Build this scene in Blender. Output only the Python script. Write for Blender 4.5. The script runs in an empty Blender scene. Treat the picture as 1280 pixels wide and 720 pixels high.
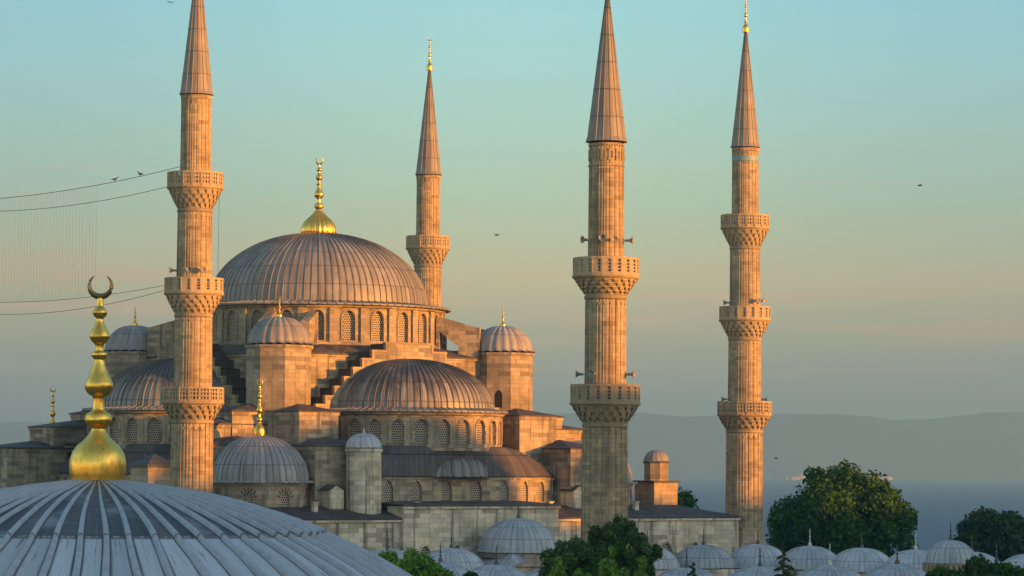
import bpy, bmesh, math, random
import numpy as np
from mathutils import Matrix, Vector
random.seed(7)
rng = np.random.default_rng(11)
R = math.radians
sin, cos, pi = math.sin, math.cos, math.pi
S = bpy.context.scene
COL = S.collection

# ------------------------------------------------------------------ camera, sky, sun, exposure
F = 3900.0                                   # focal length in pixels of a 1280 px wide frame
CAMZ = 16.0
PITCH = math.atan(223 / F)
ROLL = R(0.42)
cam_d = bpy.data.cameras.new('camera')
cam = bpy.data.objects.new('camera', cam_d)
COL.objects.link(cam)
CAMM = Matrix.Translation((0, 0, CAMZ)) @ Matrix.Rotation(pi / 2 + PITCH, 4, 'X') @ Matrix.Rotation(ROLL, 4, 'Z')
cam.matrix_world = CAMM
cam_d.sensor_width = 36
cam_d.lens = 36 * F / 1280
cam_d.clip_start = 1
cam_d.clip_end = 60000
S.camera = cam
S.render.resolution_x, S.render.resolution_y = 1024, 576

SUN_AZ = R(63)                               # to the right of straight behind the camera
SUN_EL = R(5.0)
sdir = Vector((sin(SUN_AZ) * cos(SUN_EL), -cos(SUN_AZ) * cos(SUN_EL), sin(SUN_EL)))
sl = bpy.data.lights.new('sun', 'SUN')
sl.energy = 2.6
sl.color = (1.0, 0.345, 0.02)
sl.angle = R(0.5)
so = bpy.data.objects.new('sun', sl)
COL.objects.link(so)
so.rotation_euler = sdir.to_track_quat('Z', 'Y').to_euler()
so.location = (0, 0, 200)

SKY_STRENGTH = 0.15
EXPO = 2.15
W = bpy.data.worlds.new('World')
S.world = W
W.use_nodes = True
nt = W.node_tree
nt.nodes.clear()
def wn(t, **k):
    n = nt.nodes.new(t)
    for a, b in k.items(): setattr(n, a, b)
    return n
wout = wn('ShaderNodeOutputWorld'); wbg = wn('ShaderNodeBackground')
sky = wn('ShaderNodeTexSky', sky_type='NISHITA', sun_disc=False)
sky.sun_elevation = SUN_EL
sky.sun_rotation = math.atan2(sdir.x, sdir.y)
sky.altitude = 50
sky.air_density = 1.0; sky.dust_density = 0.3; sky.ozone_density = 3.0
tc = wn('ShaderNodeTexCoord')
sep = wn('ShaderNodeSeparateXYZ')
nt.links.new(tc.outputs['Generated'], sep.inputs[0])
mr = wn('ShaderNodeMapRange'); mr.inputs[1].default_value = -0.02; mr.inputs[2].default_value = 0.20
nt.links.new(sep.outputs['Z'], mr.inputs[0])
ramp = wn('ShaderNodeValToRGB')
def lin(c):
    return tuple(((x / 255) / 12.92 if x / 255 <= 0.04045 else ((x / 255 + 0.055) / 1.055) ** 2.4) for x in c)
stops = [(583, (116, 135, 138)), (500, (142, 146, 138)), (430, (182, 174, 141)), (350, (207, 195, 152)),
         (270, (182, 203, 176)), (180, (172, 210, 198)), (90, (164, 213, 215)), (0, (154, 212, 224)), (-200, (110, 170, 205))]
els = ramp.color_ramp.elements
while len(els) > 1: els.remove(els[-1])
for i, (y, c) in enumerate(stops):
    z = sin(math.atan((583 - y) / F)); p = (z + 0.02) / 0.22
    e = els[0] if i == 0 else els.new(min(1, p))
    e.position = min(1, p); e.color = lin(c) + (1,)
nt.links.new(mr.outputs[0], ramp.inputs[0])
# thin streaks of evening cloud, low in the sky
mp = wn('ShaderNodeMapping'); mp.inputs['Scale'].default_value = (9, 9, 170)
nt.links.new(tc.outputs['Generated'], mp.inputs[0])
cn = wn('ShaderNodeTexNoise'); cn.inputs['Scale'].default_value = 1.0; cn.inputs['Detail'].default_value = 4
nt.links.new(mp.outputs[0], cn.inputs[0])
cr = wn('ShaderNodeMapRange', interpolation_type='SMOOTHSTEP')
cr.inputs[1].default_value = 0.48; cr.inputs[2].default_value = 0.66
nt.links.new(cn.outputs[0], cr.inputs[0])
cb = wn('ShaderNodeValToRGB'); cb.color_ramp.elements[0].position = 0.18; cb.color_ramp.elements[0].color = (0, 0, 0, 1)
cb.color_ramp.elements[1].position = 0.34; cb.color_ramp.elements[1].color = (1, 1, 1, 1)
e = cb.color_ramp.elements.new(0.42); e.color = (0.15, 0.15, 0.15, 1)
e = cb.color_ramp.elements.new(0.7); e.color = (0, 0, 0, 1)
nt.links.new(mr.outputs[0], cb.inputs[0])
cm = wn('ShaderNodeMath', operation='MULTIPLY'); nt.links.new(cr.outputs[0], cm.inputs[0]); nt.links.new(cb.outputs[0], cm.inputs[1])
cm2 = wn('ShaderNodeMath', operation='MULTIPLY'); nt.links.new(cm.outputs[0], cm2.inputs[0]); cm2.inputs[1].default_value = 0.75
cmix = wn('ShaderNodeMix', data_type='RGBA')
nt.links.new(cm2.outputs[0], cmix.inputs['Factor']); nt.links.new(ramp.outputs[0], cmix.inputs[6])
cmix.inputs[7].default_value = lin((222, 182, 142)) + (1,)
gain = wn('ShaderNodeMix', data_type='RGBA', blend_type='MULTIPLY'); gain.inputs['Factor'].default_value = 1
k = 1 / SKY_STRENGTH / 2 ** EXPO
gain.inputs[7].default_value = (k, k, k, 1); nt.links.new(cmix.outputs[2], gain.inputs[6])
# the glow is strongest straight opposite, fading to either side
ax = wn('ShaderNodeMath', operation='ABSOLUTE'); nt.links.new(sep.outputs['X'], ax.inputs[0])
az = wn('ShaderNodeMapRange', interpolation_type='SMOOTHSTEP')
for i_, v_ in ((1, 0.0), (2, 0.17), (3, 1.0), (4, 0.0)): az.inputs[i_].default_value = v_
nt.links.new(ax.outputs[0], az.inputs[0])
glow = wn('ShaderNodeMix', data_type='RGBA', blend_type='MULTIPLY'); glow.inputs[7].default_value = (1.26, 1.20, 1.09, 1)
nt.links.new(az.outputs[0], glow.inputs['Factor']); nt.links.new(gain.outputs[2], glow.inputs[6])
# the twilight colours sit opposite the sun; the rest of the vault is the plain sky
fr = wn('ShaderNodeMapRange', interpolation_type='SMOOTHSTEP'); fr.inputs[1].default_value = 0.2; fr.inputs[2].default_value = 0.75
nt.links.new(sep.outputs['Y'], fr.inputs[0])
smix = wn('ShaderNodeMix', data_type='RGBA')
tint = wn('ShaderNodeMix', data_type='RGBA', blend_type='MULTIPLY'); tint.inputs['Factor'].default_value = 1
tint.inputs[7].default_value = (1.58, 1.10, 0.78, 1); nt.links.new(sky.outputs[0], tint.inputs[6])
nt.links.new(fr.outputs[0], smix.inputs['Factor']); nt.links.new(tint.outputs[2], smix.inputs[6]); nt.links.new(glow.outputs[2], smix.inputs[7])
nt.links.new(smix.outputs[2], wbg.inputs[0]); wbg.inputs[1].default_value = SKY_STRENGTH
nt.links.new(wbg.outputs[0], wout.inputs[0])

S.view_settings.view_transform = 'Standard'
S.view_settings.look = 'None'
S.view_settings.gamma = 1
S.view_settings.exposure = EXPO
try:
    S.cycles.volume_bounces = 1; S.cycles.max_bounces = 6
    S.cycles.volume_step_rate = 4.0
except Exception: pass

def at(px, py, depth):                       # design helper: the place seen at a photo pixel, a given depth away
    d = CAMM.to_3x3() @ Vector(((px - 640) / F, -(py - 360) / F, -1))
    return Vector((0, 0, CAMZ)) + d * (depth / d.y)

# ------------------------------------------------------------------ mesh builder
class MB:
    def __init__(s): s.v = []; s.f = []; s.uv = []; s.sm = []; s.mi = []
    def face(s, pts, uvs=None, smooth=False, mi=0):
        b = len(s.v); pts = [Vector(p) for p in pts]
        s.v += [tuple(p) for p in pts]; s.f.append(list(range(b, b + len(pts))))
        if uvs is None:
            n = Vector((0, 0, 0))
            for i in range(len(pts)):
                p, q = pts[i], pts[(i + 1) % len(pts)]
                n += Vector(((p.y - q.y) * (p.z + q.z), (p.z - q.z) * (p.x + q.x), (p.x - q.x) * (p.y + q.y)))
            if n.length > 0: n.normalize()
            if abs(n.z) > 0.97: uvs = [(p.x, p.y) for p in pts]
            else:
                t = Vector((0, 0, 1)).cross(n).normalized(); w = n.cross(t)
                uvs = [(p.dot(t), p.dot(w)) for p in pts]
        s.uv.append(uvs); s.sm.append(smooth); s.mi.append(mi)
    def grid(s, P, UV, smooth=True, mi=0):
        b = len(s.v); nr, nc = len(P), len(P[0])
        for row in P: s.v += [tuple(p) for p in row]
        for i in range(nr - 1):
            for j in range(nc - 1):
                s.f.append([b + i * nc + j, b + i * nc + j + 1, b + (i + 1) * nc + j + 1, b + (i + 1) * nc + j])
                s.uv.append([UV[i][j], UV[i][j + 1], UV[i + 1][j + 1], UV[i + 1][j]])
                s.sm.append(smooth); s.mi.append(mi)
    def box(s, c, size, M=None, mi=0):
        x, y, z = size[0] / 2, size[1] / 2, size[2] / 2
        P = [Vector((a, b_, d)) for d in (-z, z) for a, b_ in ((-x, -y), (x, -y), (x, y), (-x, y))]
        c = Vector(c)
        P = [(M @ p if M else p) + c for p in P]
        for q in ((3, 2, 1, 0), (4, 5, 6, 7), (0, 1, 5, 4), (1, 2, 6, 5), (2, 3, 7, 6), (3, 0, 4, 7)):
            s.face([P[i] for i in q], mi=mi)
    def prism(s, poly, z0, z1, top=True, bottom=False, mi=0, topmi=None):
        n = len(poly)
        for i in range(n):
            a, b = poly[i], poly[(i + 1) % n]
            s.face([(a[0], a[1], z0), (b[0], b[1], z0), (b[0], b[1], z1), (a[0], a[1], z1)], mi=mi)
        if top: s.face([(p[0], p[1], z1) for p in poly], mi=mi if topmi is None else topmi)
        if bottom: s.face([(p[0], p[1], z0) for p in reversed(poly)], mi=mi)
    def loft(s, pa, pb, mi=0):               # strip between two equal-length closed loops
        n = len(pa)
        for i in range(n):
            j = (i + 1) % n
            s.face([pa[i], pa[j], pb[j], pb[i]], mi=mi)
    def lathe(s, prof, n, c=(0, 0, 0), a0=0, a1=2 * pi, smooth=True, mi=0, uvr=None, fr=(0,), bump=None, ush=1.0, fade=None):
        # prof: list of (r, z); each of n cells has the sub-angles fr, pushed out by bump
        bump = bump or [0] * len(fr)
        angs = []; bs = []; us = []
        for k in range(n):
            for q, b in zip(fr, bump):
                angs.append(a0 + (a1 - a0) * (k + q) / n); bs.append(b); us.append(k + q)
        angs.append(a1); bs.append(bump[0]); us.append(n)
        L = 0; P = []; UV = []; rmax = max(p[0] for p in prof)
        for i, (r, z) in enumerate(prof):
            if i: L += math.hypot(r - prof[i - 1][0], z - prof[i - 1][1])
            if i == 0: dr, dz = prof[1][0] - r, prof[1][1] - z
            elif i == len(prof) - 1: dr, dz = r - prof[i - 1][0], z - prof[i - 1][1]
            else: dr, dz = prof[i + 1][0] - prof[i - 1][0], prof[i + 1][1] - prof[i - 1][1]
            l = math.hypot(dr, dz) or 1; nr, nz = dz / l, -dr / l
            fd = 1 if not fade else min(1, r / rmax * fade)
            row = []; ur = []
            for a, b, u in zip(angs, bs, us):
                rr = max(0, r + nr * b * fd); zz = z + nz * b * fd
                row.append((c[0] + rr * cos(a), c[1] + rr * sin(a), c[2] + zz))
                ur.append((u * ush if uvr is None else (a - a0) * uvr, L))
            P.append(row); UV.append(ur)
        s.grid(P, UV, smooth, mi)
    def tube(s, pts, rad, n=6, mi=0, cap=True):
        pts = [Vector(p) for p in pts]; P = []; UV = []; L = 0
        for i, p in enumerate(pts):
            d = (pts[min(i + 1, len(pts) - 1)] - pts[max(i - 1, 0)])
            if i: L += (p - pts[i - 1]).length
            d = d.normalized() if d.length else Vector((0, 0, 1))
            ref = Vector((0, 0, 1)) if abs(d.z) < 0.95 else Vector((1, 0, 0))
            t = d.cross(ref).normalized(); b = d.cross(t)
            r = rad[i] if isinstance(rad, (list, tuple)) else rad
            P.append([p + (t * cos(2 * pi * k / n) + b * sin(2 * pi * k / n)) * r for k in range(n + 1)])
            UV.append([(k / n, L) for k in range(n + 1)])
        s.grid(P, UV, True, mi)
    def mesh(s, name, mats):
        me = bpy.data.meshes.new(name)
        me.from_pydata(s.v, [], s.f)
        ul = me.uv_layers.new(name='UVMap')
        flat = [c for fu in s.uv for uvp in fu for c in uvp]
        ul.data.foreach_set('uv', flat)
        me.polygons.foreach_set('use_smooth', s.sm)
        for m in (mats if isinstance(mats, (list, tuple)) else [mats]): me.materials.append(m)
        me.polygons.foreach_set('material_index', s.mi)
        me.update()
        return me
    def build(s, name, mats, parent=None, loc=(0, 0, 0), rz=0):
        return link(s.mesh(name, mats), name, parent, loc, rz)

def link(me, name, parent=None, loc=(0, 0, 0), rz=0):
    o = bpy.data.objects.new(name, me); COL.objects.link(o)
    o.parent = parent; o.location = loc; o.rotation_euler = (0, 0, rz)
    return o
def tag(o, label=None, cat=None, group=None, kind=None):
    if label: o['label'] = label
    if cat: o['category'] = cat
    if group: o['group'] = group
    if kind: o['kind'] = kind
    return o
def empty(name, loc, rz=0):
    o = bpy.data.objects.new(name, None); COL.objects.link(o)
    o.location = loc; o.rotation_euler = (0, 0, rz); o.empty_display_size = 0.5
    return o
def copy_tree(o, parent=None):
    c = o.copy(); COL.objects.link(c); c.parent = parent
    for ch in o.children: copy_tree(ch, c)
    return c

# ------------------------------------------------------------------ materials
class NM:
    def __init__(s, name):
        s.m = bpy.data.materials.new(name); s.m.use_nodes = True
        s.t = s.m.node_tree; s.b = s.t.nodes['Principled BSDF']
    def n(s, typ, ins=None, **k):
        nd = s.t.nodes.new(typ)
        for a, b in k.items(): setattr(nd, a, b)
        for a, b in (ins or {}).items():
            if hasattr(b, 'is_linked') or isinstance(b, bpy.types.NodeSocket): s.t.links.new(b, nd.inputs[a])
            else: nd.inputs[a].default_value = b
        return nd
    def math(s, op, a, b=0.5, c=None):
        i = {0: a, 1: b}
        if c is not None: i[2] = c
        return s.n('ShaderNodeMath', i, operation=op).outputs[0]
    def mix(s, fac, a, b, blend='MIX'):
        nd = s.n('ShaderNodeMix', {'Factor': fac}, data_type='RGBA', blend_type=blend)
        for idx, v in ((6, a), (7, b)):
            if isinstance(v, bpy.types.NodeSocket): s.t.links.new(v, nd.inputs[idx])
            else: nd.inputs[idx].default_value = tuple(v) + ((1,) if len(v) == 3 else ())
        return nd.outputs[2]
    def uv(s, scale=(1, 1, 1)):
        t = s.n('ShaderNodeTexCoord')
        return s.n('ShaderNodeMapping', {0: t.outputs['UV'], 'Scale': scale}).outputs[0]
    def obj(s, scale=(1, 1, 1)):
        t = s.n('ShaderNodeTexCoord')
        return s.n('ShaderNodeMapping', {0: t.outputs['Object'], 'Scale': scale}).outputs[0]
    def noise(s, vec, scale, detail=4, rough=0.55):
        return s.n('ShaderNodeTexNoise', {'Vector': vec, 'Scale': scale, 'Detail': detail, 'Roughness': rough}).outputs[0]
    def ss(s, v, a, b, lo=0.0, hi=1.0):
        return s.n('ShaderNodeMapRange', {0: v, 1: a, 2: b, 3: lo, 4: hi}, interpolation_type='SMOOTHSTEP').outputs[0]
    def out(s, col, rough=0.8, metal=0.0, bump=None, bs=0.3, bd=0.05, spec=0.3):
        for nm, v in (('Base Color', col), ('Roughness', rough), ('Metallic', metal), ('Specular IOR Level', spec)):
            if isinstance(v, bpy.types.NodeSocket): s.t.links.new(v, s.b.inputs[nm])
            else: s.b.inputs[nm].default_value = tuple(v) + (1,) if isinstance(v, tuple) and len(v) == 3 else v
        if bump is not None:
            bn = s.n('ShaderNodeBump', {'Height': bump, 'Strength': bs, 'Distance': bd})
            s.t.links.new(bn.outputs[0], s.b.inputs['Normal'])
        return s.m

def stone(name, c1, c2, w=1.15, h=0.46, streak=0.6, dirt=(0.10, 0.09, 0.075), mortar=0.5, patch=1.0):
    k = NM(name); u = k.uv()
    br = k.n('ShaderNodeTexBrick', {'Vector': u, 'Color1': c1 + (1,), 'Color2': c2 + (1,), 'Mortar': tuple(x * mortar for x in c2) + (1,),
             'Scale': 1.0, 'Mortar Size': 0.012, 'Mortar Smooth': 0.4, 'Bias': -0.15, 'Brick Width': w, 'Row Height': h}, offset=0.5, squash=0.8, squash_frequency=3)
    br2 = k.n('ShaderNodeTexBrick', {'Vector': k.uv((1, 1, 1)), 'Color1': (0, 0, 0, 1), 'Color2': (1, 1, 1, 1), 'Mortar': (0.3, 0.3, 0.3, 1),
             'Scale': 1.0, 'Mortar Size': 0.0, 'Bias': 0.0, 'Brick Width': w * 1.7, 'Row Height': h}, offset=0.37)
    col = k.mix(k.ss(br2.outputs[0], 0.72, 0.95, 0, 0.55 * patch), br.outputs[0], tuple(x * y for x, y in zip(c1, (1.18, 1.06, 0.92))))
    col = k.mix(k.ss(br2.outputs[0], 0.30, 0.08, 0, 0.7 * patch), col, tuple(x * 0.62 for x in c2))
    big = k.noise(k.obj(), 0.22, 5, 0.6)
    col = k.mix(k.ss(big, 0.45, 0.70, 0, 0.65), col, tuple(x * 0.62 for x in c2))
    st = k.noise(k.uv((0.9, 0.045, 1)), 1.6, 5, 0.65)
    col = k.mix(k.ss(st, 0.50, 0.66, 0, streak), col, dirt)
    fine = k.noise(k.obj(), 2.6, 6, 0.7)
    col = k.mix(0.55, col, k.mix(fine, (0.40, 0.40, 0.40), (1.5, 1.48, 1.45)), 'MULTIPLY')
    ht = k.math('ADD', k.math('MULTIPLY', br.outputs['Fac'], -0.7), k.math('MULTIPLY', fine, 0.8))
    return k.out(col, 0.88, 0, ht, 0.5, 0.05, 0.2)

def lead(name, c1, c2, cs, rows=2.4, seam=False, pw=0.62, rough=0.5, crown=None, cmax=0.8, edge_dark=0.0):
    # ribbed roofs: u counts sheets, v runs up the slope in metres
    k = NM(name)
    u = k.uv((1, 1 / rows, 1)) if not seam else k.uv((1 / pw, 1 / rows, 1))
    br = k.n('ShaderNodeTexBrick', {'Vector': u, 'Color1': (0, 0, 0, 1), 'Color2': (1, 1, 1, 1), 'Mortar': (0.5, 0.5, 0.5, 1), 'Scale': 1.0,
             'Mortar Size': 0.0, 'Bias': 0.0, 'Brick Width': 1.0, 'Row Height': 1.0}, offset=0.0)
    ln = k.n('ShaderNodeTexBrick', {'Vector': u, 'Color1': (0, 0, 0, 1), 'Color2': (0, 0, 0, 1), 'Mortar': (1, 1, 1, 1), 'Scale': 1.0,
             'Mortar Size': 0.025 if not seam else 0.05, 'Mortar Smooth': 0.5, 'Bias': 0.0, 'Brick Width': 1.0 if seam else 1000.0, 'Row Height': 1.0}, offset=0.0)
    col = k.mix(br.outputs[0], c1, c2)
    st = k.noise(k.uv((2.3, 0.10, 1)) if not seam else k.uv((3.2, 0.22, 1)), 1.5, 5, 0.65)
    col = k.mix(k.ss(st, 0.50, 0.68, 0, 0.75), col, cs)
    if crown:                                # sheets darkened by age from the crown down, each to its own length
        sp = k.n('ShaderNodeSeparateXYZ', {0: k.uv()})
        rn = k.n('ShaderNodeTexWhiteNoise', {'W': k.math('FLOOR', k.math('MULTIPLY', sp.outputs[0], 1.0))}, noise_dimensions='1D').outputs[0]
        st2 = k.noise(k.uv((6.5, 0.10, 1)), 1.0, 4, 0.6)
        edge = k.math('ADD', sp.outputs[1], k.math('ADD', k.math('MULTIPLY', rn, 2.6), k.math('MULTIPLY', st2, 9.0)))
        col = k.mix(k.ss(edge, crown + 5.2, crown + 7.2, 0, cmax), col, tuple(x * 0.9 for x in cs))
    pale = k.noise(k.obj(), 0.5, 5, 0.65)
    col = k.mix(k.ss(pale, 0.5, 0.75, 0, 0.5), col, tuple(min(1, x * 1.35) for x in c1))
    fine = k.noise(k.obj(), 3.5, 6, 0.7)
    col = k.mix(0.5, col, k.mix(fine, (0.5, 0.5, 0.5), (1.4, 1.4, 1.4)), 'MULTIPLY')
    col = k.mix(k.math('MULTIPLY', ln.outputs['Fac'], 0.65), col, tuple(x * 0.35 for x in cs))
    if edge_dark:                            # contact shade painted dark along both flanks of each roll
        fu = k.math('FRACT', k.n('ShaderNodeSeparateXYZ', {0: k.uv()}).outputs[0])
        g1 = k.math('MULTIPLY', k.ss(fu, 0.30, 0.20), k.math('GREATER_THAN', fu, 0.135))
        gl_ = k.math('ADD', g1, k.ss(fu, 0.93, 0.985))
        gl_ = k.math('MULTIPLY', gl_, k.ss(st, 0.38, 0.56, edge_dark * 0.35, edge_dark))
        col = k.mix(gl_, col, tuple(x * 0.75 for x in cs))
    oi = k.n('ShaderNodeObjectInfo').outputs['Random']
    col = k.mix(1.0, col, k.mix(oi, (0.82, 0.81, 0.80), (1.12, 1.13, 1.15)), 'MULTIPLY')
    rg = k.ss(fine, 0.3, 0.7, rough - 0.08, rough + 0.14)
    ht = k.math('ADD', k.math('MULTIPLY', ln.outputs['Fac'], 0.6 if seam else -0.6), k.math('MULTIPLY', fine, 0.35))
    return k.out(col, rg, 0.0, ht, 0.45, 0.06, 0.5 if not seam else 0.2)

def plain(name, c, rough=0.8, metal=0.0, var=0.25, sc=2.0, spec=0.3):
    k = NM(name); n = k.noise(k.obj(), sc, 5, 0.65)
    col = k.mix(1.0, c, k.mix(n, (1 - var,) * 3, (1 + var,) * 3), 'MULTIPLY')
    return k.out(col, rough, metal, n, 0.25, 0.03, spec)

STONE = stone('limestone_ashlar', (0.40, 0.333, 0.24), (0.215, 0.179, 0.132), streak=0.8)
STONE_MIN = stone('minaret_limestone', (0.405, 0.32, 0.205), (0.25, 0.195, 0.128), w=0.85, h=0.36, streak=0.7, patch=0.6)
STONE_GREY = stone('grey_weathered_ashlar', (0.64, 0.56, 0.42), (0.40, 0.345, 0.255), w=1.3, h=0.5, streak=0.85)
CARVED = stone('carved_limestone', (0.40, 0.32, 0.21), (0.31, 0.245, 0.16), w=2.2, h=1.3, streak=0.3)
LEAD = lead('old_lead_sheet', (0.26, 0.25, 0.235), (0.18, 0.17, 0.16), (0.075, 0.062, 0.055))
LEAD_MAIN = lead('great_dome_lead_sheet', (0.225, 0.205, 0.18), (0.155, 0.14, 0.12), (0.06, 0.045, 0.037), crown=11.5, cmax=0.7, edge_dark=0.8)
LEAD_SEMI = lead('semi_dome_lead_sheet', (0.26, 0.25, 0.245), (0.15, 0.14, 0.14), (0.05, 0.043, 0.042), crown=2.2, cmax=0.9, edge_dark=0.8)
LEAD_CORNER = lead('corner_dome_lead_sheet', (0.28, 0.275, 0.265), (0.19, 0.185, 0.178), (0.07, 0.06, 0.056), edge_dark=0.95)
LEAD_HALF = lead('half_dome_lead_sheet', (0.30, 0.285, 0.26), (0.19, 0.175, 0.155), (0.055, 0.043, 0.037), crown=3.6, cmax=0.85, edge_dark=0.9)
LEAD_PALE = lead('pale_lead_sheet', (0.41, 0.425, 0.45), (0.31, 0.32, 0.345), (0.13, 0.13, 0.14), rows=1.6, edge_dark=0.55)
def lead_fore():
    k = NM('bathhouse_lead_sheet'); t = k.n('ShaderNodeTexCoord'); sp = k.n('ShaderNodeSeparateXYZ', {0: t.outputs['UV']})
    u, v = sp.outputs[0], sp.outputs[1]
    fu = k.math('FRACT', u); rib = k.math('LESS_THAN', fu, 0.235)
    cellid = k.n('ShaderNodeCombineXYZ', {0: k.math('FLOOR', u), 1: k.math('FLOOR', k.math('DIVIDE', v, 4.45))}).outputs[0]
    rnd = k.n('ShaderNodeTexWhiteNoise', {'Vector': cellid}).outputs[0]
    st = k.noise(k.uv((5, 0.5, 1)), 1.4, 6, 0.65); fine = k.noise(k.obj((1, 1, 1)), 4.5, 8, 0.72); blot = k.noise(k.obj(), 0.8, 4, 0.6)
    pale = k.mix(rnd, (0.41, 0.44, 0.485), (0.30, 0.32, 0.355))
    pale = k.mix(k.ss(st, 0.56, 0.66, 0, 0.8), pale, (0.10, 0.085, 0.085))
    old = k.mix(rnd, (0.045, 0.040, 0.05), (0.085, 0.075, 0.085)); old = k.mix(k.ss(st, 0.58, 0.72, 0, 0.6), old, (0.25, 0.25, 0.27))
    edge = k.math('ADD', v, k.math('MULTIPLY', st, 0.5))
    crown = k.ss(edge, 4.75, 4.65)
    crown = k.math('MULTIPLY', crown, k.ss(blot, 0.36, 0.52, 0.6, 1))
    sheet = k.mix(crown, pale, old)
    roll = k.mix(k.ss(fine, 0.35, 0.7), (0.35, 0.375, 0.415), (0.24, 0.255, 0.285))
    rib_shade = k.math('ADD', k.ss(fu, 0.37, 0.26), k.ss(fu, 0.91, 0.97))  # shade beside the rolls, painted into the sheet colour
    rib_shade = k.math('MULTIPLY', rib_shade, k.ss(st, 0.36, 0.52, 0.65, 1.0))
    sheet = k.mix(rib_shade, sheet, (0.055, 0.05, 0.06))
    col = k.mix(rib, sheet, roll)
    col = k.mix(0.6, col, k.mix(fine, (0.55, 0.55, 0.55), (1.38, 1.38, 1.38)), 'MULTIPLY')
    lap = k.math('FRACT', k.math('DIVIDE', v, 4.45)); ln = k.math('LESS_THAN', lap, 0.012)
    col = k.mix(k.math('MULTIPLY', ln, 0.7), col, (0.05, 0.045, 0.05))
    ht = k.math('ADD', k.math('MULTIPLY', fine, 0.5), k.math('MULTIPLY', blot, 0.8))
    return k.out(col, k.ss(fine, 0.3, 0.7, 0.42, 0.62), 0, ht, 0.35, 0.04, 0.45)
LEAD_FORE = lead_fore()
LEAD_FLAT = lead('dark_lead_roof', (0.095, 0.085, 0.083), (0.062, 0.054, 0.053), (0.03, 0.025, 0.024), rows=2.2, seam=True, pw=0.8, rough=0.66)
LEAD_SPIRE = lead('spire_lead_sheet', (0.22, 0.195, 0.17), (0.16, 0.14, 0.122), (0.085, 0.07, 0.06), rows=2.3)
k = NM('gilded_copper'); n_ = k.noise(k.obj((1, 1, 0.6)), 3.0, 5, 0.7)
GOLD = k.out(k.mix(k.ss(n_, 0.45, 0.72, 0, 0.75), (0.90, 0.52, 0.10), (0.34, 0.17, 0.035)), k.ss(n_, 0.35, 0.7, 0.24, 0.46), 1.0, n_, 0.12, 0.02)
DARKMETAL = plain('dark_patinated_metal', (0.10, 0.09, 0.085), 0.5, 0.6)
HORN = plain('grey_horn_paint', (0.22, 0.21, 0.20), 0.5, 0.2)
CABLE = plain('black_cable', (0.03, 0.03, 0.03), 0.6)
BULB = plain('unlit_bulb_glass', (0.30, 0.22, 0.18), 0.3)
TILE = plain('turquoise_tile', (0.16, 0.25, 0.27), 0.5)
DARKIN = plain('dark_interior', (0.02, 0.018, 0.016), 0.9)
k = NM('pierced_window_grille'); u_ = k.uv()
b_ = k.n('ShaderNodeTexBrick', {'Vector': u_, 'Color1': (0.018, 0.018, 0.02, 1), 'Color2': (0.03, 0.028, 0.028, 1), 'Mortar': (0.36, 0.31, 0.24, 1), 'Scale': 1.0,
         'Mortar Size': 0.055, 'Mortar Smooth': 0.25, 'Bias': 0.0, 'Brick Width': 0.27, 'Row Height': 0.25}, offset=0.5)
GRILLE = k.out(b_.outputs[0], 0.7, 0, b_.outputs['Fac'], 0.5, 0.06, 0.15)

# ------------------------------------------------------------------ arched wall bays
def bay_wall(mb, M, s0, s1, z0, z1, wc, ww, wz0, wsp, pointed=0.15, depth=0.5, nseg=8, mould=0.16, wfoot=None):
    """wall from s0..s1, z0..z1 with one arched opening centred on wc; M(s, z, d) -> point, d = depth inwards.
    Returns the outline of the opening."""
    a, b = wc - ww / 2, wc + ww / 2
    arch = []
    for i in range(nseg + 1):
        t = pi - pi * i / nseg
        x = wc + ww / 2 * cos(t); z = wsp + (ww / 2) * (1 + pointed) * sin(t) * (1 + pointed * 0.6 * (1 - abs(cos(t))))
        arch.append((x, z))
    def q(P, uvs=None):
        mb.face([M(*p) for p in P], [(p[0], p[1]) for p in P])
    q([(s0, z0, 0), (a, z0, 0), (a, z1, 0), (s0, z1, 0)])
    q([(b, z0, 0), (s1, z0, 0), (s1, z1, 0), (b, z1, 0)])
    q([(a, z0, 0), (b, z0, 0), (b, wz0, 0), (a, wz0, 0)])
    for i in range(nseg):
        (x0, y0), (x1, y1) = arch[i], arch[i + 1]
        q([(x0, y0, 0), (x1, y1, 0), (x1, z1, 0), (x0, z1, 0)])
    loop = [(a, wz0)] + arch + [(b, wz0)]
    for i in range(len(loop)):
        (x0, y0), (x1, y1) = loop[i], loop[(i + 1) % len(loop)]
        mb.face([M(x0, y0, 0), M(x1, y1, 0), M(x1, y1, depth), M(x0, y0, depth)])
    if mould:
        for i in range(len(loop) - 1):
            (x0, y0), (x1, y1) = loop[i], loop[i + 1]
            cx, cz = wc, (wsp if y0 >= wsp else None)
            def off(x, y, k_):
                if y <= wsp + 1e-6: return (wc + (x - wc) * (1 + 2 * k_ / ww), y)
                f = 1 + 2 * k_ / ww
                return (wc + (x - wc) * f, wsp + (y - wsp) * f)
            o0, o1 = off(x0, y0, mould), off(x1, y1, mould)
            pr = -0.09
            mb.face([M(x0, y0, pr), M(x1, y1, pr), M(o1[0], o1[1], pr), M(o0[0], o0[1], pr)])
            mb.face([M(o0[0], o0[1], pr), M(o1[0], o1[1], pr), M(o1[0], o1[1], 0.02), M(o0[0], o0[1], 0.02)])
            mb.face([M(x0, y0, 0.02), M(x1, y1, 0.02), M(x1, y1, pr), M(x0, y0, pr)])
    return loop
def grille_panel(M, loop, d, parent, name='window', mat=None):
    mb = MB()
    xs = sum(p[0] for p in loop) / len(loop)
    mb.face([M(x, z, d) for x, z in loop], [(x, z) for x, z in loop])
    o = mb.build(name, mat or GRILLE, parent)
    return o
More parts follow.
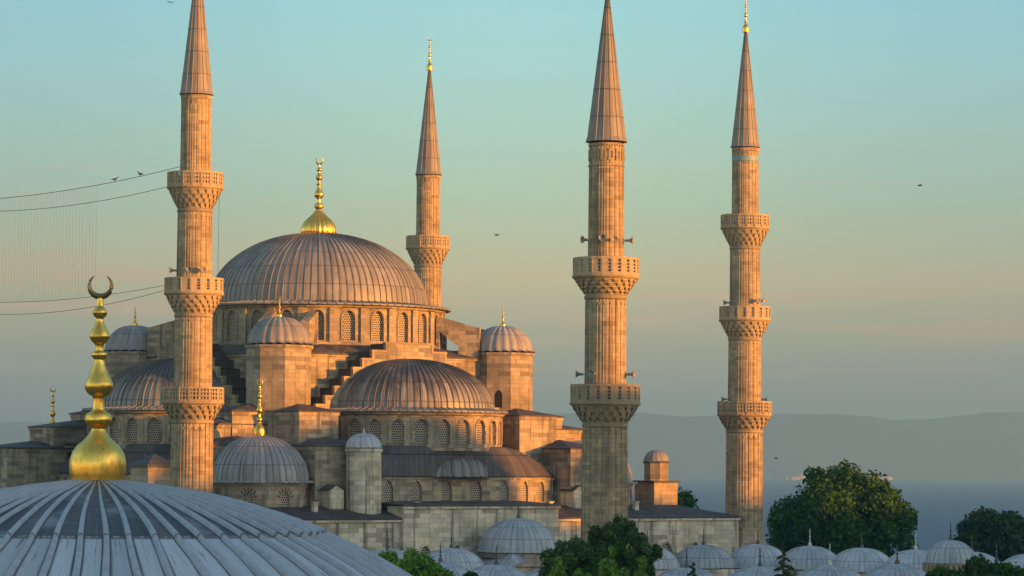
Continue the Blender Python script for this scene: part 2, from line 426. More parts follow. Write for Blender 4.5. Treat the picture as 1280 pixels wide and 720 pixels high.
def on_cyl(cx, cy, rad, ang0):
    def M(s, z, d):
        a = ang0 + s / rad
        return Vector((cx + (rad - d) * cos(a), cy + (rad - d) * sin(a), z))
    return M
def on_plane(p0, p1):                        # s runs from p0 to p1, outside is on the right-hand side
    p0 = Vector((p0[0], p0[1])); p1 = Vector((p1[0], p1[1])); t = (p1 - p0).normalized(); nrm = Vector((t.y, -t.x))
    def M(s, z, d):
        p = p0 + t * s - nrm * d
        return Vector((p.x, p.y, z))
    return M, (p1 - p0).length

# ------------------------------------------------------------------ ornaments: finials
FIN = [(34, 0), (35, 8), (35, 22), (32, 34), (26, 43), (18, 50), (12, 57), (9, 63), (10, 65), (15, 69), (17, 75), (15, 82), (9, 86), (7.5, 89),
       (7.5, 104), (12, 106), (16.5, 112), (17.5, 119), (15, 126), (11, 134), (8, 142), (6.5, 148), (6.5, 151), (9, 153), (10, 156), (9, 159), (5.5, 161),
       (5.5, 169), (9, 172), (12.5, 178), (11.5, 184), (8, 191), (5, 197), (4.5, 202), (7, 204), (9.2, 209), (7, 214), (4.5, 217), (4, 226), (3.5, 228)]
def smooth_prof(p, k_=3):
    out = []
    for i in range(len(p) - 1):
        p0, p1, p2, p3 = p[max(i - 1, 0)], p[i], p[i + 1], p[min(i + 2, len(p) - 1)]
        for j in range(k_):
            t = j / k_
            out.append(tuple(max(0.001, 0.5 * (2 * p1[c] + (p2[c] - p0[c]) * t + (2 * p0[c] - 5 * p1[c] + 4 * p2[c] - p3[c]) * t * t + (3 * p1[c] - p0[c] - 3 * p2[c] + p3[c]) * t ** 3)) if c == 0 else
                             p1[c] + (p2[c] - p1[c]) * t for c in (0, 1)))
    return out + [p[-1]]
def finial_mesh(scale, mat=GOLD, n=20, crescent=True, flute=False, slim=1.0):
    """gilded finial, the photo's foreground one being 258 units high"""
    mb = MB()
    prof = [(r * scale * slim, z * scale) for r, z in FIN]
    if flute:
        dz = 2.85 - 63 * scale
        mb.lathe(smooth_prof([(1.85, -0.1), (1.93, 0.3), (1.86, 0.8), (1.55, 1.4), (1.02, 1.95), (0.6, 2.4), (0.36, 2.85)]), 22, fr=(0, 0.25, 0.5, 0.75), bump=(0, 0.10, 0.14, 0.10), fade=1.0)
        mb.lathe(smooth_prof([(r, z + dz) for r, z in prof[7:]]), n)
    else:
        mb.lathe(smooth_prof(prof), n)
    if crescent: crescent_into(mb, scale, 243 if not flute else 243 + dz / scale)
    return mb.mesh('finial', mat)
def crescent_into(mb, scale, zc=243):
    pts = []; rad = []
    for i in range(25):
        t = -pi / 2 + (i - 12) / 12 * R(147)
        pts.append((14 * scale * cos(t), 0, (zc + 14 * sin(t)) * scale))
        f = 1 - abs((i - 12) / 12)
        rad.append(max(0.02, (0.3 + 3.9 * f ** 0.7)) * scale)
    mb.tube(pts, rad, 8)

# ------------------------------------------------------------------ domes
RIB = (0, 0.04, 0.11, 0.15, 0.58)
RIBB = (0, 1, 1, 0, 0)
def ell(r, h, rows, t0=0.0):
    return [(r * cos(t0 + (pi / 2 - t0) * i / rows), h * sin(t0 + (pi / 2 - t0) * i / rows)) for i in range(rows + 1)]
def ribbed_dome(mb, r, h, nr, ribh, c, skirt=((1.0, -0.45), (0.55, -0.3), (0.2, -0.1)), rows=18, a0=0, a1=2 * pi, mi=0, fr=RIB, bump=RIBB, t0=0.0):
    prof = [(r + a, b) for a, b in skirt] + ell(r, h, rows, t0)[0 if not skirt else 0:]
    prof[-1] = (0.02, h)
    mb.lathe(prof, nr, c, a0, a1, len(fr) != 5, mi, fr=fr, bump=[b * ribh for b in bump], fade=2.2)

# =================================================================== the setting
def smooth01(x): x = max(0, min(1, x)); return x * x * (3 - 2 * x)
GRASSY = plain('dry_earth_and_grass', (0.12, 0.105, 0.07), 0.95, 0, 0.4, 0.15)
mb = MB(); P = []; UV = []
ys = [-330, -200, -60, 80, 200, 300, 380, 450, 500, 540, 580, 620, 660, 700, 760, 830, 900]
xs = [-1000, -700, -480, -320, -200, -100, 0, 100, 200, 320, 480, 700, 1000]
for y in ys:
    P.append([(x, y, -38 * smooth01((y - 450) / 260)) for x in xs]); UV.append([(x, y) for x in xs])
mb.grid(P, UV)
tag(mb.build('ground', GRASSY), kind='structure')

SEAZ = -32.0
k = NM('evening_sea'); g1 = k.noise(k.obj((1, 0.25, 1)), 0.02, 6, 0.7); g2 = k.noise(k.obj((1, 1, 1)), 0.25, 4, 0.6)
big_ = k.noise(k.obj((0.0012, 0.004, 1)), 1.0, 3, 0.5)
SEA = k.out(k.mix(big_, (0.003, 0.038, 0.105), (0.006, 0.05, 0.125)), 0.5, 0, k.math('ADD', g1, k.math('MULTIPLY', g2, 0.4)), 0.9, 3.0, 0.12)
mb = MB()
mb.face([(-2900, 480, SEAZ), (2900, 480, SEAZ), (2900, 14300, SEAZ), (-2900, 14300, SEAZ)])
tag(mb.build('sea', SEA), kind='structure')

# far shore: a long ridge of hills across the water
FAR = plain('far_hillside', (0.05, 0.06, 0.045), 0.95, 0, 0.35, 0.004)
ridge_px = [(-900, 540), (-400, 548), (-100, 530), (60, 528), (200, 534), (350, 525), (500, 520), (640, 518), (700, 515), (780, 516), (860, 519), (930, 519),
            (1000, 516), (1040, 516.5), (1085, 521), (1115, 525), (1150, 523), (1200, 519), (1240, 516.5), (1290, 515), (1400, 522), (1600, 535), (2000, 550)]
def ridge_z(x):
    px = 640 + x / 14700 * F
    for (a, ya), (b, yb) in zip(ridge_px, ridge_px[1:]):
        if a <= px <= b:
            t = smooth01((px - a) / (b - a)); y = ya + (yb - ya) * t
            return CAMZ + (583 + (px - 640) * sin(ROLL) - y) / F * 14700
    return 120
mb = MB(); P = []; UV = []
xs = [-2900 + 5800 * i / 160 for i in range(161)]
for j in range(13):
    t = j / 12; y = 13950 + 1250 * t
    row = []
    for i, x in enumerate(xs):
        zt = ridge_z(x)
        prof = smooth01(t * 1.65) if t < 0.6 else 1 - 0.6 * (t - 0.6)
        row.append((x, y, SEAZ - 1 + (zt - SEAZ) * prof + 10 * sin(x * 0.011 + 3 * t) * t * (1 - t) * 2))
    P.append(row); UV.append([(x, y) for x in xs])
mb.grid(P, UV)
tag(mb.build('far_hills', FAR), kind='structure')

# island town off the shore
ISL = plain('island_scrub', (0.06, 0.065, 0.04), 0.95, 0, 0.3, 0.02)
i0 = at(1048, 598, 12300); mb = MB(); P = []; UV = []
for j in range(9):
    row = []
    for i in range(33):
        u = i / 32 * 2 - 1; v = j / 8 * 2 - 1
        hgt = max(0, 1 - u * u) ** 0.8 * max(0, 1 - v * v) * 34 * (0.8 + 0.2 * sin(i * 1.1))
        row.append((i0.x + u * 245, i0.y + v * 150, SEAZ - 2 + hgt))
    P.append(row); UV.append([(p[0], p[1]) for p in row])
mb.grid(P, UV)
tag(mb.build('island', ISL), kind='structure')
PINK = plain('pink_plaster', (0.55, 0.38, 0.32), 0.85); REDROOF = plain('red_roof_tile', (0.28, 0.10, 0.06), 0.9)
def house_mesh(w, d, h):
    a = MB(); a.prism([(-w / 2, -d / 2), (w / 2, -d / 2), (w / 2, d / 2), (-w / 2, d / 2)], 0, h, False)
    b = MB(); e = 0.6
    b.face([(-w / 2 - e, -d / 2 - e, h), (w / 2 + e, -d / 2 - e, h), (w / 2 - d / 3, 0, h * 1.3), (-w / 2 + d / 3, 0, h * 1.3)])
    b.face([(w / 2 + e, d / 2 + e, h), (-w / 2 - e, d / 2 + e, h), (-w / 2 + d / 3, 0, h * 1.3), (w / 2 - d / 3, 0, h * 1.3)])
    b.face([(w / 2 + e, -d / 2 - e, h), (w / 2 + e, d / 2 + e, h), (w / 2 - d / 3, 0, h * 1.3)])
    b.face([(-w / 2 - e, d / 2 + e, h), (-w / 2 - e, -d / 2 - e, h), (-w / 2 + d / 3, 0, h * 1.3)])
    return a.mesh('wall', PINK), b.mesh('roof', REDROOF)
HM = [house_mesh(20, 13, 9), house_mesh(30, 15, 13), house_mesh(14, 11, 16)]
for i in range(26):
    px = 982 + i * 5.1 + random.uniform(-1.5, 1.5)
    u = (px - 1048) / F * 12300 / 245
    dy = random.uniform(-120, -40); v = dy / 150
    z = SEAZ - 2 + max(0, 1 - u * u) ** 0.8 * (1 - v * v) * 34 * 0.8
    wme, rme = random.choice(HM)
    o = empty('island_house', (i0.x + u * 245, i0.y + dy, z - 1), random.uniform(-0.4, 0.4))
    tag(o, 'tiny pale pink house on the hazy island across the sea', 'house', 'houses on the far island')
    link(wme, 'wall', o); link(rme, 'roof', o)

# unseen ridge added behind the viewer's right, skyline cut to cast the shade line
sky_w = [(-120, 17), (120, 16.5), (200, 18.5), (222, 19.4), (238, 18.5), (252, 16.5), (261, 15.9), (266, 15.6), (270, 19.5), (280, 20.5), (287, 22.5), (293, 23), (297, 20.8),
         (301, 18.6), (303.8, 16.5), (304.8, 10), (309.3, 9.5), (311.0, 17.5), (317, 17.8), (322, 14), (329, 11.3), (345, 11.5), (375, 10), (400, 10), (520, 12)]
sh, ph = Vector((sin(SUN_AZ), -cos(SUN_AZ), 0)), Vector((cos(SUN_AZ), sin(SUN_AZ), 0))
def sky_z(w):
    for (a, za), (b, zb) in zip(sky_w, sky_w[1:]):
        if a <= w <= b: return za + (zb - za) * (w - a) / (b - a)
    return 12
A0 = 140.0; mb = MB(); P = []; UV = []
for aa, fz in ((75, 0), (95, 0.35), (122, 0.8), (A0, 1), (165, 0.8), (210, 0)):
    row = []
    w = -110.0
    while w < 500:
        top = sky_z(w) + (A0 + 150) * math.tan(SUN_EL)
        p = sh * aa + ph * w
        row.append((p.x, p.y, top * fz - (1.0 if fz == 0 else 0))); w += 1.5
    P.append(row); UV.append([(p[0], p[1]) for p in row])
mb.grid(P, UV)
tag(mb.build('shade_ridge', GRASSY), kind='structure')

# evening haze over land and water
k = NM('evening_haze'); k.t.nodes.remove(k.b)
pv = k.n('ShaderNodeVolumePrincipled', {'Color': (0.22, 0.445, 0.61, 1), 'Density': 1.1e-4, 'Anisotropy': 0.0})
mo = [n for n in k.t.nodes if n.type == 'OUTPUT_MATERIAL'][0]
k.t.links.new(pv.outputs[0], mo.inputs['Volume'])
mb = MB(); mb.box((0, 7600, 195), (6000, 15900, 470))
tag(mb.build('haze', k.m), kind='stuff')

# =================================================================== the mosque
PHI = R(37.5)
OX, OY = -22.3, 358.0
mosque = empty('mosque', (OX, OY, 0), PHI)
tag(mosque, 'great stone mosque with a tall grey lead dome, cascading half domes and gilded finials', 'mosque')
# local frame: x along the facade to the right, y into the building (the facade faces -y)
TOCAM = math.atan2(-OY, -OX) - PHI           # local direction from the dome to the viewer
mat2 = [STONE, LEAD_FLAT]

# main dome
mb = MB()
ribbed_dome(mb, 12.5, 8.35, 96, 0.10, (0, 0, 34.3), skirt=((2.75, -0.62), (2.7, -0.42), (1.0, -0.28), (0.25, -0.1)), rows=44)
md = mb.build('main_dome', LEAD_MAIN, mosque)
link(finial_mesh(0.0315, flute=True), 'finial', md, (0, 0, 42.5))

# drum with 26 windows
DR = 14.35; NW = 26; mb = MB(); cell = 2 * pi / NW
drum = empty_holder = None
loops = []
for i in range(NW):
    M = on_cyl(0, 0, DR, TOCAM + cell * (i - 0.5))
    L = cell * DR
    lp = bay_wall(mb, M, 0, L, 29.2, 33.8, L / 2, 1.45, 29.75, 32.2, depth=0.55)
    loops.append((M, lp))
    # shallow pier between the windows
    for s0 in (-0.42,):
        pts = [M(s0, 29.2, 0), M(s0, 29.2, -0.28), M(-s0, 29.2, -0.28), M(-s0, 29.2, 0)]
        mb.prism([(p.x, p.y) for p in pts], 29.2, 33.35, True)
mb.lathe([(DR + 0.02, 33.3), (DR + 0.32, 33.45), (DR + 0.32, 33.6), (DR + 0.5, 33.7), (DR + 0.5, 33.86), (DR - 1, 33.87)], 52, smooth=False, uvr=DR)
mb.lathe([(DR + 0.02, 29.6), (DR + 0.25, 29.55), (DR + 0.25, 29.2)], 52, smooth=False, uvr=DR)
drum = mb.build('drum', STONE, mosque)
for M, lp in loops: grille_panel(M, lp, 0.34, drum)

# main block under the drum
B0 = 15.2
mb = MB()
sq = [(-B0, -B0), (B0, -B0), (B0, B0), (-B0, B0)]
mb.prism(sq, 11, 28.05, False)
e = 0.25
mb.prism([(x * (1 + e / B0), y * (1 + e / B0)) for x, y in sq], 27.85, 28.15, True, True)
mb.build('main_block', STONE, mosque)
mb = MB()
n = 64
outer = []; inner = []
for i in range(n):
    a = 2 * pi * i / n + pi / n
    kx = (B0 + 0.35) / max(abs(cos(a)), abs(sin(a)))
    outer.append((kx * cos(a), ky * sin(a), 28.2) if False else (kx * cos(a), kx * sin(a), 28.2))
    inner.append(((DR + 0.2) * cos(a), (DR + 0.2) * sin(a), 29.3))
mb.loft(outer, inner)
mb.loft([(x, y, z - 0.16) for x, y, z in outer], outer)
mb.build('skirt_roof', LEAD_FLAT, mosque)

# four corner turrets
T = 15.2
def turret():
    mb = MB()
    oc = [(3.55 * cos(R(22.5 + 45 * i)), 3.55 * sin(R(22.5 + 45 * i))) for i in range(8)]
    mb.prism(oc, 11, 28.75, False)
    mb.prism([(x * 1.03, y * 1.03) for x, y in oc], 28.45, 28.6, True, True)
    mb.prism([(x * 1.06, y * 1.06) for x, y in oc], 28.62, 28.85, True, True)
    w = mb.mesh('turret', STONE)
    mb = MB()
    ribbed_dome(mb, 3.3, 3.0, 22, 0.17, (0, 0, 28.95), skirt=((0.35, -0.08), (0.15, 0.0)), rows=12, fr=(0, 0.25, 0.5, 0.75), bump=(0, 0.8, 1, 0.8))
    return w, mb.mesh('dome', LEAD)
TW, TD = turret()
TF = finial_mesh(2.3 / 258, n=12)
mbd = MB(); mbd.prism([(-0.5, 0), (0.5, 0), (0.5, -0.2), (-0.5, -0.2)], 0, 1.9, True)
for sx, sy in ((-1, -1), (1, -1), (-1, 1), (1, 1)):
    t = link(TW, 'turret', mosque, (sx * T, sy * T, 0), 0)
    link(TD, 'dome', t); link(TF, 'finial', t, (0, 0, 31.9))
    if (sx, sy) == (1, -1):
        # little dark door low on the turret's side towards the viewer
        a = R(-112.5 + 0); nn = Vector((cos(R(-135)), sin(R(-135))))
        ap = 3.55 * cos(R(22.5))
        MM = Matrix.Rotation(R(-135) + pi / 2, 3, 'Z')
        mbx = MB()
        lp = [(-0.42, 22.6), (0.42, 22.6), (0.42, 24.1), (0.25, 24.45), (0, 24.6), (-0.25, 24.45), (-0.42, 24.1)]
        fo = [MM @ Vector((x, -0.03, z)) + Vector((nn.x * ap, nn.y * ap, 0)) for x, z in lp]
        ba = [MM @ Vector((x, 0.3, z)) + Vector((nn.x * ap, nn.y * ap, 0)) for x, z in lp]
        mbx.face(fo); mbx.loft(ba, fo)
        mbx.build('door', DARKIN, t)

# flying buttresses, two from each turret to the drum
def buttress_mesh():
    mb = MB(); x0, x1 = DR - 0.15, 19.2; zb = 28.3
    prof = [(x0, zb), (x0 + 0.55, zb)]
    for i in range(9):
        t = i / 8; prof.append((x0 + 0.55 + 2.6 * sin(t * pi / 2) * 0.75, zb + 3.3 - 3.3 * (1 - t) ** 0.5 * 0 - 3.3 * cos(t * pi / 2) ** 1 * 1 if False else zb + 3.2 * (1 - cos(t * pi / 2) ** 0.0001) if False else zb + 2.9 * sin(min(1, t * 1.6) * pi / 2)))
    # simple silhouette: wall piece, arched opening, outer leg
    for yy in (-0.5, 0.5):
        pass
    xo0, xo1 = x0 + 0.4, x0 + 2.6
    th = 0.5
    def slab(poly):
        fr_ = [(x, -th, z) for x, z in poly]; bk = [(x, th, z) for x, z in poly]
        mb.face(fr_); mb.face(list(reversed(bk))); mb.loft(fr_, bk)
    slab([(x0, zb), (xo0, zb), (xo0, 31.2), (x0, 32.9)])
    arch = [(xo0 + (xo1 - xo0) * (1 - cos(t * pi / 2)), 31.2 - 1.7 * (1 - sin(pi / 2 - t * pi / 2)) ) for t in (0, .25, .5, .75, 1)]
    top = [(x0, 32.9), (x0 + 0.9, 32.75), (x1 - 0.8, 31.8), (x1, 31.6)]
    poly = [(xo0 + 0.01, 31.2)] + arch[1:] + [(xo1, zb), (x1, zb), (x1, 31.6), (x1 - 0.8, 31.8), (x0 + 0.9, 32.75), (x0, 32.9)]
    slab(poly)
    return mb.mesh('flying_buttress', STONE)
BM = buttress_mesh()
for q in range(4):
    a = pi / 4 + q * pi / 2
    for off in (-2.35, 2.35):
        p = Vector((-sin(a), cos(a))) * off
        link(BM, 'flying_buttress', mosque, (p.x, p.y, 0), a)

# one facade side, then turned round the dome four times
V0 = 18.0
side = []
# stepped great-arch wall
steps = [(3.1, 29.35), (4.9, 28.45), (6.2, 27.5), (7.4, 26.5), (8.6, 25.45), (9.8, 24.4), (11.0, 23.35), (12.2, 22.4)]
mb = MB()
def arch_steps(mb):
    y0, y1 = -(V0 + 0.15), -(B0 - 0.1)
    xs_ = [0] + [s[0] for s in steps]
    for i in range(len(steps)):
        for sg in (-1, 1):
            a, b = xs_[i] * sg, steps[i][0] * sg
            lo, hi = min(a, b), max(a, b); z = steps[i][1]; zn = steps[i + 1][1] if i + 1 < len(steps) else 21.8
            mb.face([(lo, y0, 20), (hi, y0, 20), (hi, y0, z), (lo, y0, z)])
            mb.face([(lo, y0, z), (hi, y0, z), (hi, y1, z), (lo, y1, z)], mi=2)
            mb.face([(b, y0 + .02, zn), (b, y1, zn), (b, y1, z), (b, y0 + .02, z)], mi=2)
            # pale coping along each step
            cx = (lo + hi) / 2
            mb.box((cx + sg * 0.1, y0 + 0.16, z + 0.07), (hi - lo + 0.2, 0.5, 0.24), mi=1)
            mb.box((b, y0 + 0.16, (z + zn) / 2), (0.26, 0.46, z - zn), mi=1)
arch_steps(mb)
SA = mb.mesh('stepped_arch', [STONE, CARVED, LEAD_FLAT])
# half dome
mb = MB()
ribbed_dome(mb, 9.45, 5.5, 40, 0.10, (0, -V0, 22.25), skirt=((1.55, -0.5), (1.5, -0.3), (0.5, -0.16), (0.15, -0.04)), rows=36, a0=pi, a1=2 * pi)
HD = mb.mesh('half_dome', LEAD_HALF)
# its drum
HR = 10.35
mb = MB(); hl = []
NB = 13; cellh = pi / NB
for i in range(NB):
    M = on_cyl(0, -V0, HR, pi + cellh * i); L = cellh * HR
    lp = bay_wall(mb, M, 0, L, 17.6, 21.75, L / 2, 1.4, 18.35, 20.1, depth=0.5, mould=0.22)
    hl.append((M, lp))
mb.lathe([(HR + 0.02, 21.35), (HR + 0.28, 21.5), (HR + 0.28, 21.62), (HR + 0.5, 21.72), (HR + 0.5, 21.85), (HR - 0.5, 21.86)], 40, (0, -V0, 0), pi, 2 * pi, smooth=False, uvr=HR)
HDr = mb.mesh('half_dome_drum', STONE)
# lower exedra walls: an angular apse with windows
def exz(x): return x
ex = [(-15.0, -19.5), (-11.2, -27.3), (7.9, -27.3), (15.0, -24.2), (16.2, -19.5)]
ex = [(-15.6, -20.5), (-10.6, -27.4), (8.0, -27.4), (15.2, -24.6), (16.4, -19.5)]
Z0, Z1 = 11.3, 14.75
mb = MB(); exl = []
plan = {0: [(3.6, 1.3)], 1: [(1.4, 1.3), (5.1, 1.3), (9.1, 1.3), (13.1, 1.3), (16.8, 1.3)], 2: [(1.7, 1.25), (5.2, 1.25)], 3: [(2.6, 1.2)]}
for i in range(len(ex) - 1):
    M, L = on_plane(ex[i], ex[i + 1])
    cs = plan[i]; edges = [0] + [(cs[j][0] + cs[j + 1][0]) / 2 for j in range(len(cs) - 1)] + [L]
    for j, (c, w) in enumerate(cs):
        lp = bay_wall(mb, M, edges[j], edges[j + 1], Z0, Z1, c, w, 12.15, 13.45, depth=0.45, mould=0.0, pointed=0.3)
        exl.append((M, lp))
def outset(poly, d):
    out = []
    for i, p in enumerate(poly):
        v = Vector(p) - Vector((0, -17)); v.normalize(); out.append((p[0] + v.x * d, p[1] + v.y * d))
    return out
oa, ob = outset(ex, 0.22), outset(ex, -0.3)
for i in range(len(ex) - 1):
    mb.face([(oa[i][0], oa[i][1], 14.55), (oa[i + 1][0], oa[i + 1][1], 14.55), (oa[i + 1][0], oa[i + 1][1], 14.8), (oa[i][0], oa[i][1], 14.8)])
    mb.face([(ob[i][0], ob[i][1], 14.55), (ob[i + 1][0], ob[i + 1][1], 14.55), (oa[i + 1][0], oa[i + 1][1], 14.55), (oa[i][0], oa[i][1], 14.55)])
EW = mb.mesh('exedra_wall', STONE)
# swelling lead roof over the exedrae, from the wall top up to the drum's foot
mb = MB(); P = []; UV = []
def ex_at(t):                                # t 0..1 along the outset plan
    pl = outset(ex, 0.35); seg = [(Vector(pl[i + 1]) - Vector(pl[i])).length for i in range(len(pl) - 1)]; s = t * sum(seg)
    for i, l in enumerate(seg):
        if s <= l + 1e-6: return Vector(pl[i]).lerp(Vector(pl[i + 1]), min(1, s / l)), s
        s -= l
    return Vector(pl[-1]), 0
NT = 120
for r_ in range(11):
    q = r_ / 10; row = []; ur = []
    for i in range(NT + 1):
        p, _ = ex_at(i / NT)
        v = p - Vector((0, -V0)); vin = v.normalized() * (HR - 0.05)
        pin = Vector((0, -V0)) + vin
        x, y = p.lerp(pin, q)
        z = 14.82 + (18.15 - 14.82) * (sin(q * pi / 2) ** 0.9)
        row.append((x, y, z)); ur.append((i / NT * 46, q * 4.5))
    P.append(row); UV.append(ur)
mb.grid(P, UV)
ER = mb.mesh('exedra_roof', LEAD_FLAT)
# the three semi-domes rising from it
def semi_mesh(ang, dist, r, h):
    mb = MB()
    c = (dist * cos(ang), -V0 + dist * sin(ang), 14.9)
    ribbed_dome(mb, r, h, 18, 0.10, c, skirt=((0.4, -0.1),), rows=20, a0=ang - pi / 2 - 0.25, a1=ang + pi / 2 + 0.25)
    return mb.mesh('semi_dome', LEAD_SEMI)
SD = [semi_mesh(R(-86), 4.9, 5.9, 3.95), semi_mesh(R(-146), 6.6, 5.2, 3.9), semi_mesh(R(-30), 7.4, 5.0, 3.9)]
# stepped pier blocks beside the half dome
def block_mesh(x0, x1, y0, y1, z0, z1, rise):
    mb = MB()
    poly = [(x0, y0), (x1, y0), (x1, y1), (x0, y1)]
    mb.prism(poly, z0, z1, False)
    e = 0.22
    eo = [(x0 - e, y0 - e), (x1 + e, y0 - e), (x1 + e, y1 + e), (x0 - e, y1 + e)]
    mb.prism([(x0 - .1, y0 - .1), (x1 + .1, y0 - .1), (x1 + .1, y1 + .1), (x0 - .1, y1 + .1)], z1 - 0.32, z1 - 0.02, True, True)
    cx, cy = (x0 + x1) / 2, (y0 + y1) / 2
    mb.prism(eo, z1 - 0.0, z1 + 0.12, False, True, mi=1)
    for i in range(4):
        a, b = eo[i], eo[(i + 1) % 4]
        mb.face([(a[0], a[1], z1 + 0.12), (b[0], b[1], z1 + 0.12), (cx, cy, z1 + rise)], mi=1)
    return mb.mesh('pier', [STONE, LEAD_FLAT])
PB = [block_mesh(12.2, 17.2, -22.3, -14, 11, 21.6, 1.0), block_mesh(-17.2, -12.2, -22.3, -14, 11, 21.6, 1.0),
      block_mesh(15.6, 20.2, -27.2, -17.5, 11, 17.95, 1.1), block_mesh(-17.6, -11.5, -26.0, -21.2, 11, 17.95, 1.1),
      block_mesh(17.3, 26.0, -17.0, -12.5, 11, 20.2, 0.9) , block_mesh(-26.0, -17.3, -17.0, -12.5, 11, 20.2, 0.9)]
for q in range(4):
    rz = q * pi / 2
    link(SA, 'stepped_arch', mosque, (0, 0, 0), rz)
    link(HD, 'half_dome', mosque, (0, 0, 0), rz)
    d = link(HDr, 'half_dome_drum', mosque, (0, 0, 0), rz)
    wl = link(EW, 'exedra_wall', mosque, (0, 0, 0), rz)
    if q in (0, 3):
        for M, lp in hl: grille_panel(M, lp, 0.3, d)
        for M, lp in exl: grille_panel(M, lp, 0.26, wl)
    link(ER, 'exedra_roof', mosque, (0, 0, 0), rz)
    for s in SD: link(s, 'semi_dome', mosque, (0, 0, 0), rz)
    for i, b in enumerate(PB):
        if i >= 4 and q in (1, 3): continue
        link(b, 'pier', mosque, (0, 0, 0), rz)

# corner domes on eight-sided drums
def corner():
    mb = MB(); loops = []
    rad = 5.5; ap = rad * cos(pi / 8)
    for i in range(8):
        a0, a1 = R(22.5 + 45 * i), R(22.5 + 45 * (i + 1))
        M, L = on_plane((rad * cos(a0), rad * sin(a0)), (rad * cos(a1), rad * sin(a1)))
        lp = bay_wall(mb, M, 0, L, 10.9, 14.1, L / 2, 1.05, 11.35, 12.45, depth=0.4, mould=0, pointed=0.25)
        loops.append((M, lp, L))
    oc = [(5.68 * cos(R(22.5 + 45 * i)), 5.68 * sin(R(22.5 + 45 * i))) for i in range(8)]
    mb.prism(oc, 13.85, 14.12, True, True)
    w = mb.mesh('corner_drum', STONE)
    d = MB(); ribbed_dome(d, 5.2, 4.75, 44, 0.07, (0, 0, 14.3), skirt=((0.62, -0.2), (0.5, -0.05), (0.15, 0.0)), rows=28)
    return w, d.mesh('dome', LEAD_CORNER), loops
CW, CD, CL = corner()
CF = finial_mesh(6.0 / 258, n=16, slim=0.8)
for sx, sy in ((-1, -1), (1, -1), (-1, 1), (1, 1)):
    w = link(CW, 'corner_drum', mosque, (sx * 22, sy * 22, 0))
    for M, lp, L in CL:
        g = grille_panel(M, lp, 0.22, w)
        if sy < 0:                           # sunburst of dark wedge stones over each window
            v = MB()
            for j in range(7):
                t = pi * (j + 0.5) / 7; h = 0.10
                c_ = L / 2; z_ = 12.5
                pts = [(c_ + r * cos(t + dt), z_ + r * sin(t + dt) * 1.15) for r, dt in ((0.62, -0.085), (1.0, -0.10), (1.0, 0.10), (0.62, 0.085))]
                v.face([M(x, z, -0.03) for x, z in pts])
                for jj in range(4):
                    (xa, za), (xb, zb_) = pts[jj], pts[(jj + 1) % 4]
                    v.face([M(xa, za, -0.03), M(xb, zb_, -0.03), M(xb, zb_, 0.02), M(xa, za, 0.02)])
            v.build('voussoirs', plain('dark_red_stone', (0.13, 0.075, 0.06), 0.85) if 'dark_red_stone' not in bpy.data.materials else bpy.data.materials['dark_red_stone'], w)
    link(CD, 'dome', w); link(CF, 'finial', w, (0, 0, 18.95))

# gallery: outer walls, roofs, raised centre of the facade
GX, GY = 36.9, 31.2
GW = 10.35
mb = MB()
WALLWIN = [(u) for u in (-33, -28.8, -24.6, -20.4, -16.2, 13.6, 17.8, 22.0, 26.2, 30.4)]
M, L = on_plane((-GX, -GY), (GX, -GY)); gl = []
def gwall(u0, u1, top, wins):
    es = [u0] + [(wins[j] + wins[j + 1]) / 2 for j in range(len(wins) - 1)] + [u1]
    for j, c in enumerate(wins):
        gl.append((M, bay_wall(mb, M, es[j] + GX, es[j + 1] + GX, 0, top, c + GX, 1.9, 3.2, 6.1, depth=0.4, mould=0.18, pointed=0.35)))
gwall(-GX, -10.3, GW, WALLWIN[:5]); gwall(10.3, GX, GW, WALLWIN[5:])
M, L = on_plane((-GX, -GY - 0.55), (GX, -GY - 0.55))
gwall(-10.3, 10.3, 11.75, [-7.5, -3.4, 3.4, 7.5])
for sg in (-1, 1): mb.face([(10.3 * sg, -GY - .55, 0), (10.3 * sg, -GY + 2.4, 0), (10.3 * sg, -GY + 2.4, 11.75), (10.3 * sg, -GY - .55, 11.75)])
for (a, b) in (((GX, -GY), (GX, GY)), ((GX, GY), (-GX, GY)), ((-GX, GY), (-GX, -GY))):
    mb.face([(a[0], a[1], 0), (b[0], b[1], 0), (b[0], b[1], GW), (a[0], a[1], GW)])
# string course and coping
mb.box((-23.6, -GY - 0.1, GW - 0.14), (26.7, 0.3, 0.22)); mb.box((23.6, -GY - 0.1, GW - 0.14), (26.7, 0.3, 0.22))
mb.box((0, -GY - 0.62, 11.6), (20.9, 0.34, 0.24))
gw = mb.build('gallery_wall', STONE_GREY, mosque)
for M_, lp in gl: grille_panel(M_, lp, 0.25, gw)
mb = MB()
o = [(-GX - .3, -GY - .3), (GX + .3, -GY - .3), (GX + .3, GY + .3), (-GX - .3, GY + .3)]
i_ = [(-31.5, -26.6), (31.5, -26.6), (31.5, 26.6), (-31.5, 26.6)]
mb.loft([(x, y, GW + .02) for x, y in o], [(x, y, GW + .16) for x, y in o])
mb.loft([(x, y, GW + .16) for x, y in o], [(x, y, 11.75) for x, y in i_])
mb.face([(x, y, 11.75) for x, y in i_])
mb.build('gallery_roof', LEAD_FLAT, mosque)
mb = MB()
mb.loft([(-10.55, -GY - .85, 11.78), (10.55, -GY - .85, 11.78), (10.5, -26.5, 12.1), (-10.5, -26.5, 12.1)], [(-10.55, -GY - .85, 11.92), (10.55, -GY - .85, 11.92), (8.5, -27.0, 12.3), (-8.5, -27.0, 12.3)])
mb.face([(-10.55, -GY - .85, 11.92), (10.55, -GY - .85, 11.92), (8.5, -27.0, 12.3), (-8.5, -27.0, 12.3)])
mb.build('raised_roof', LEAD_FLAT, mosque)

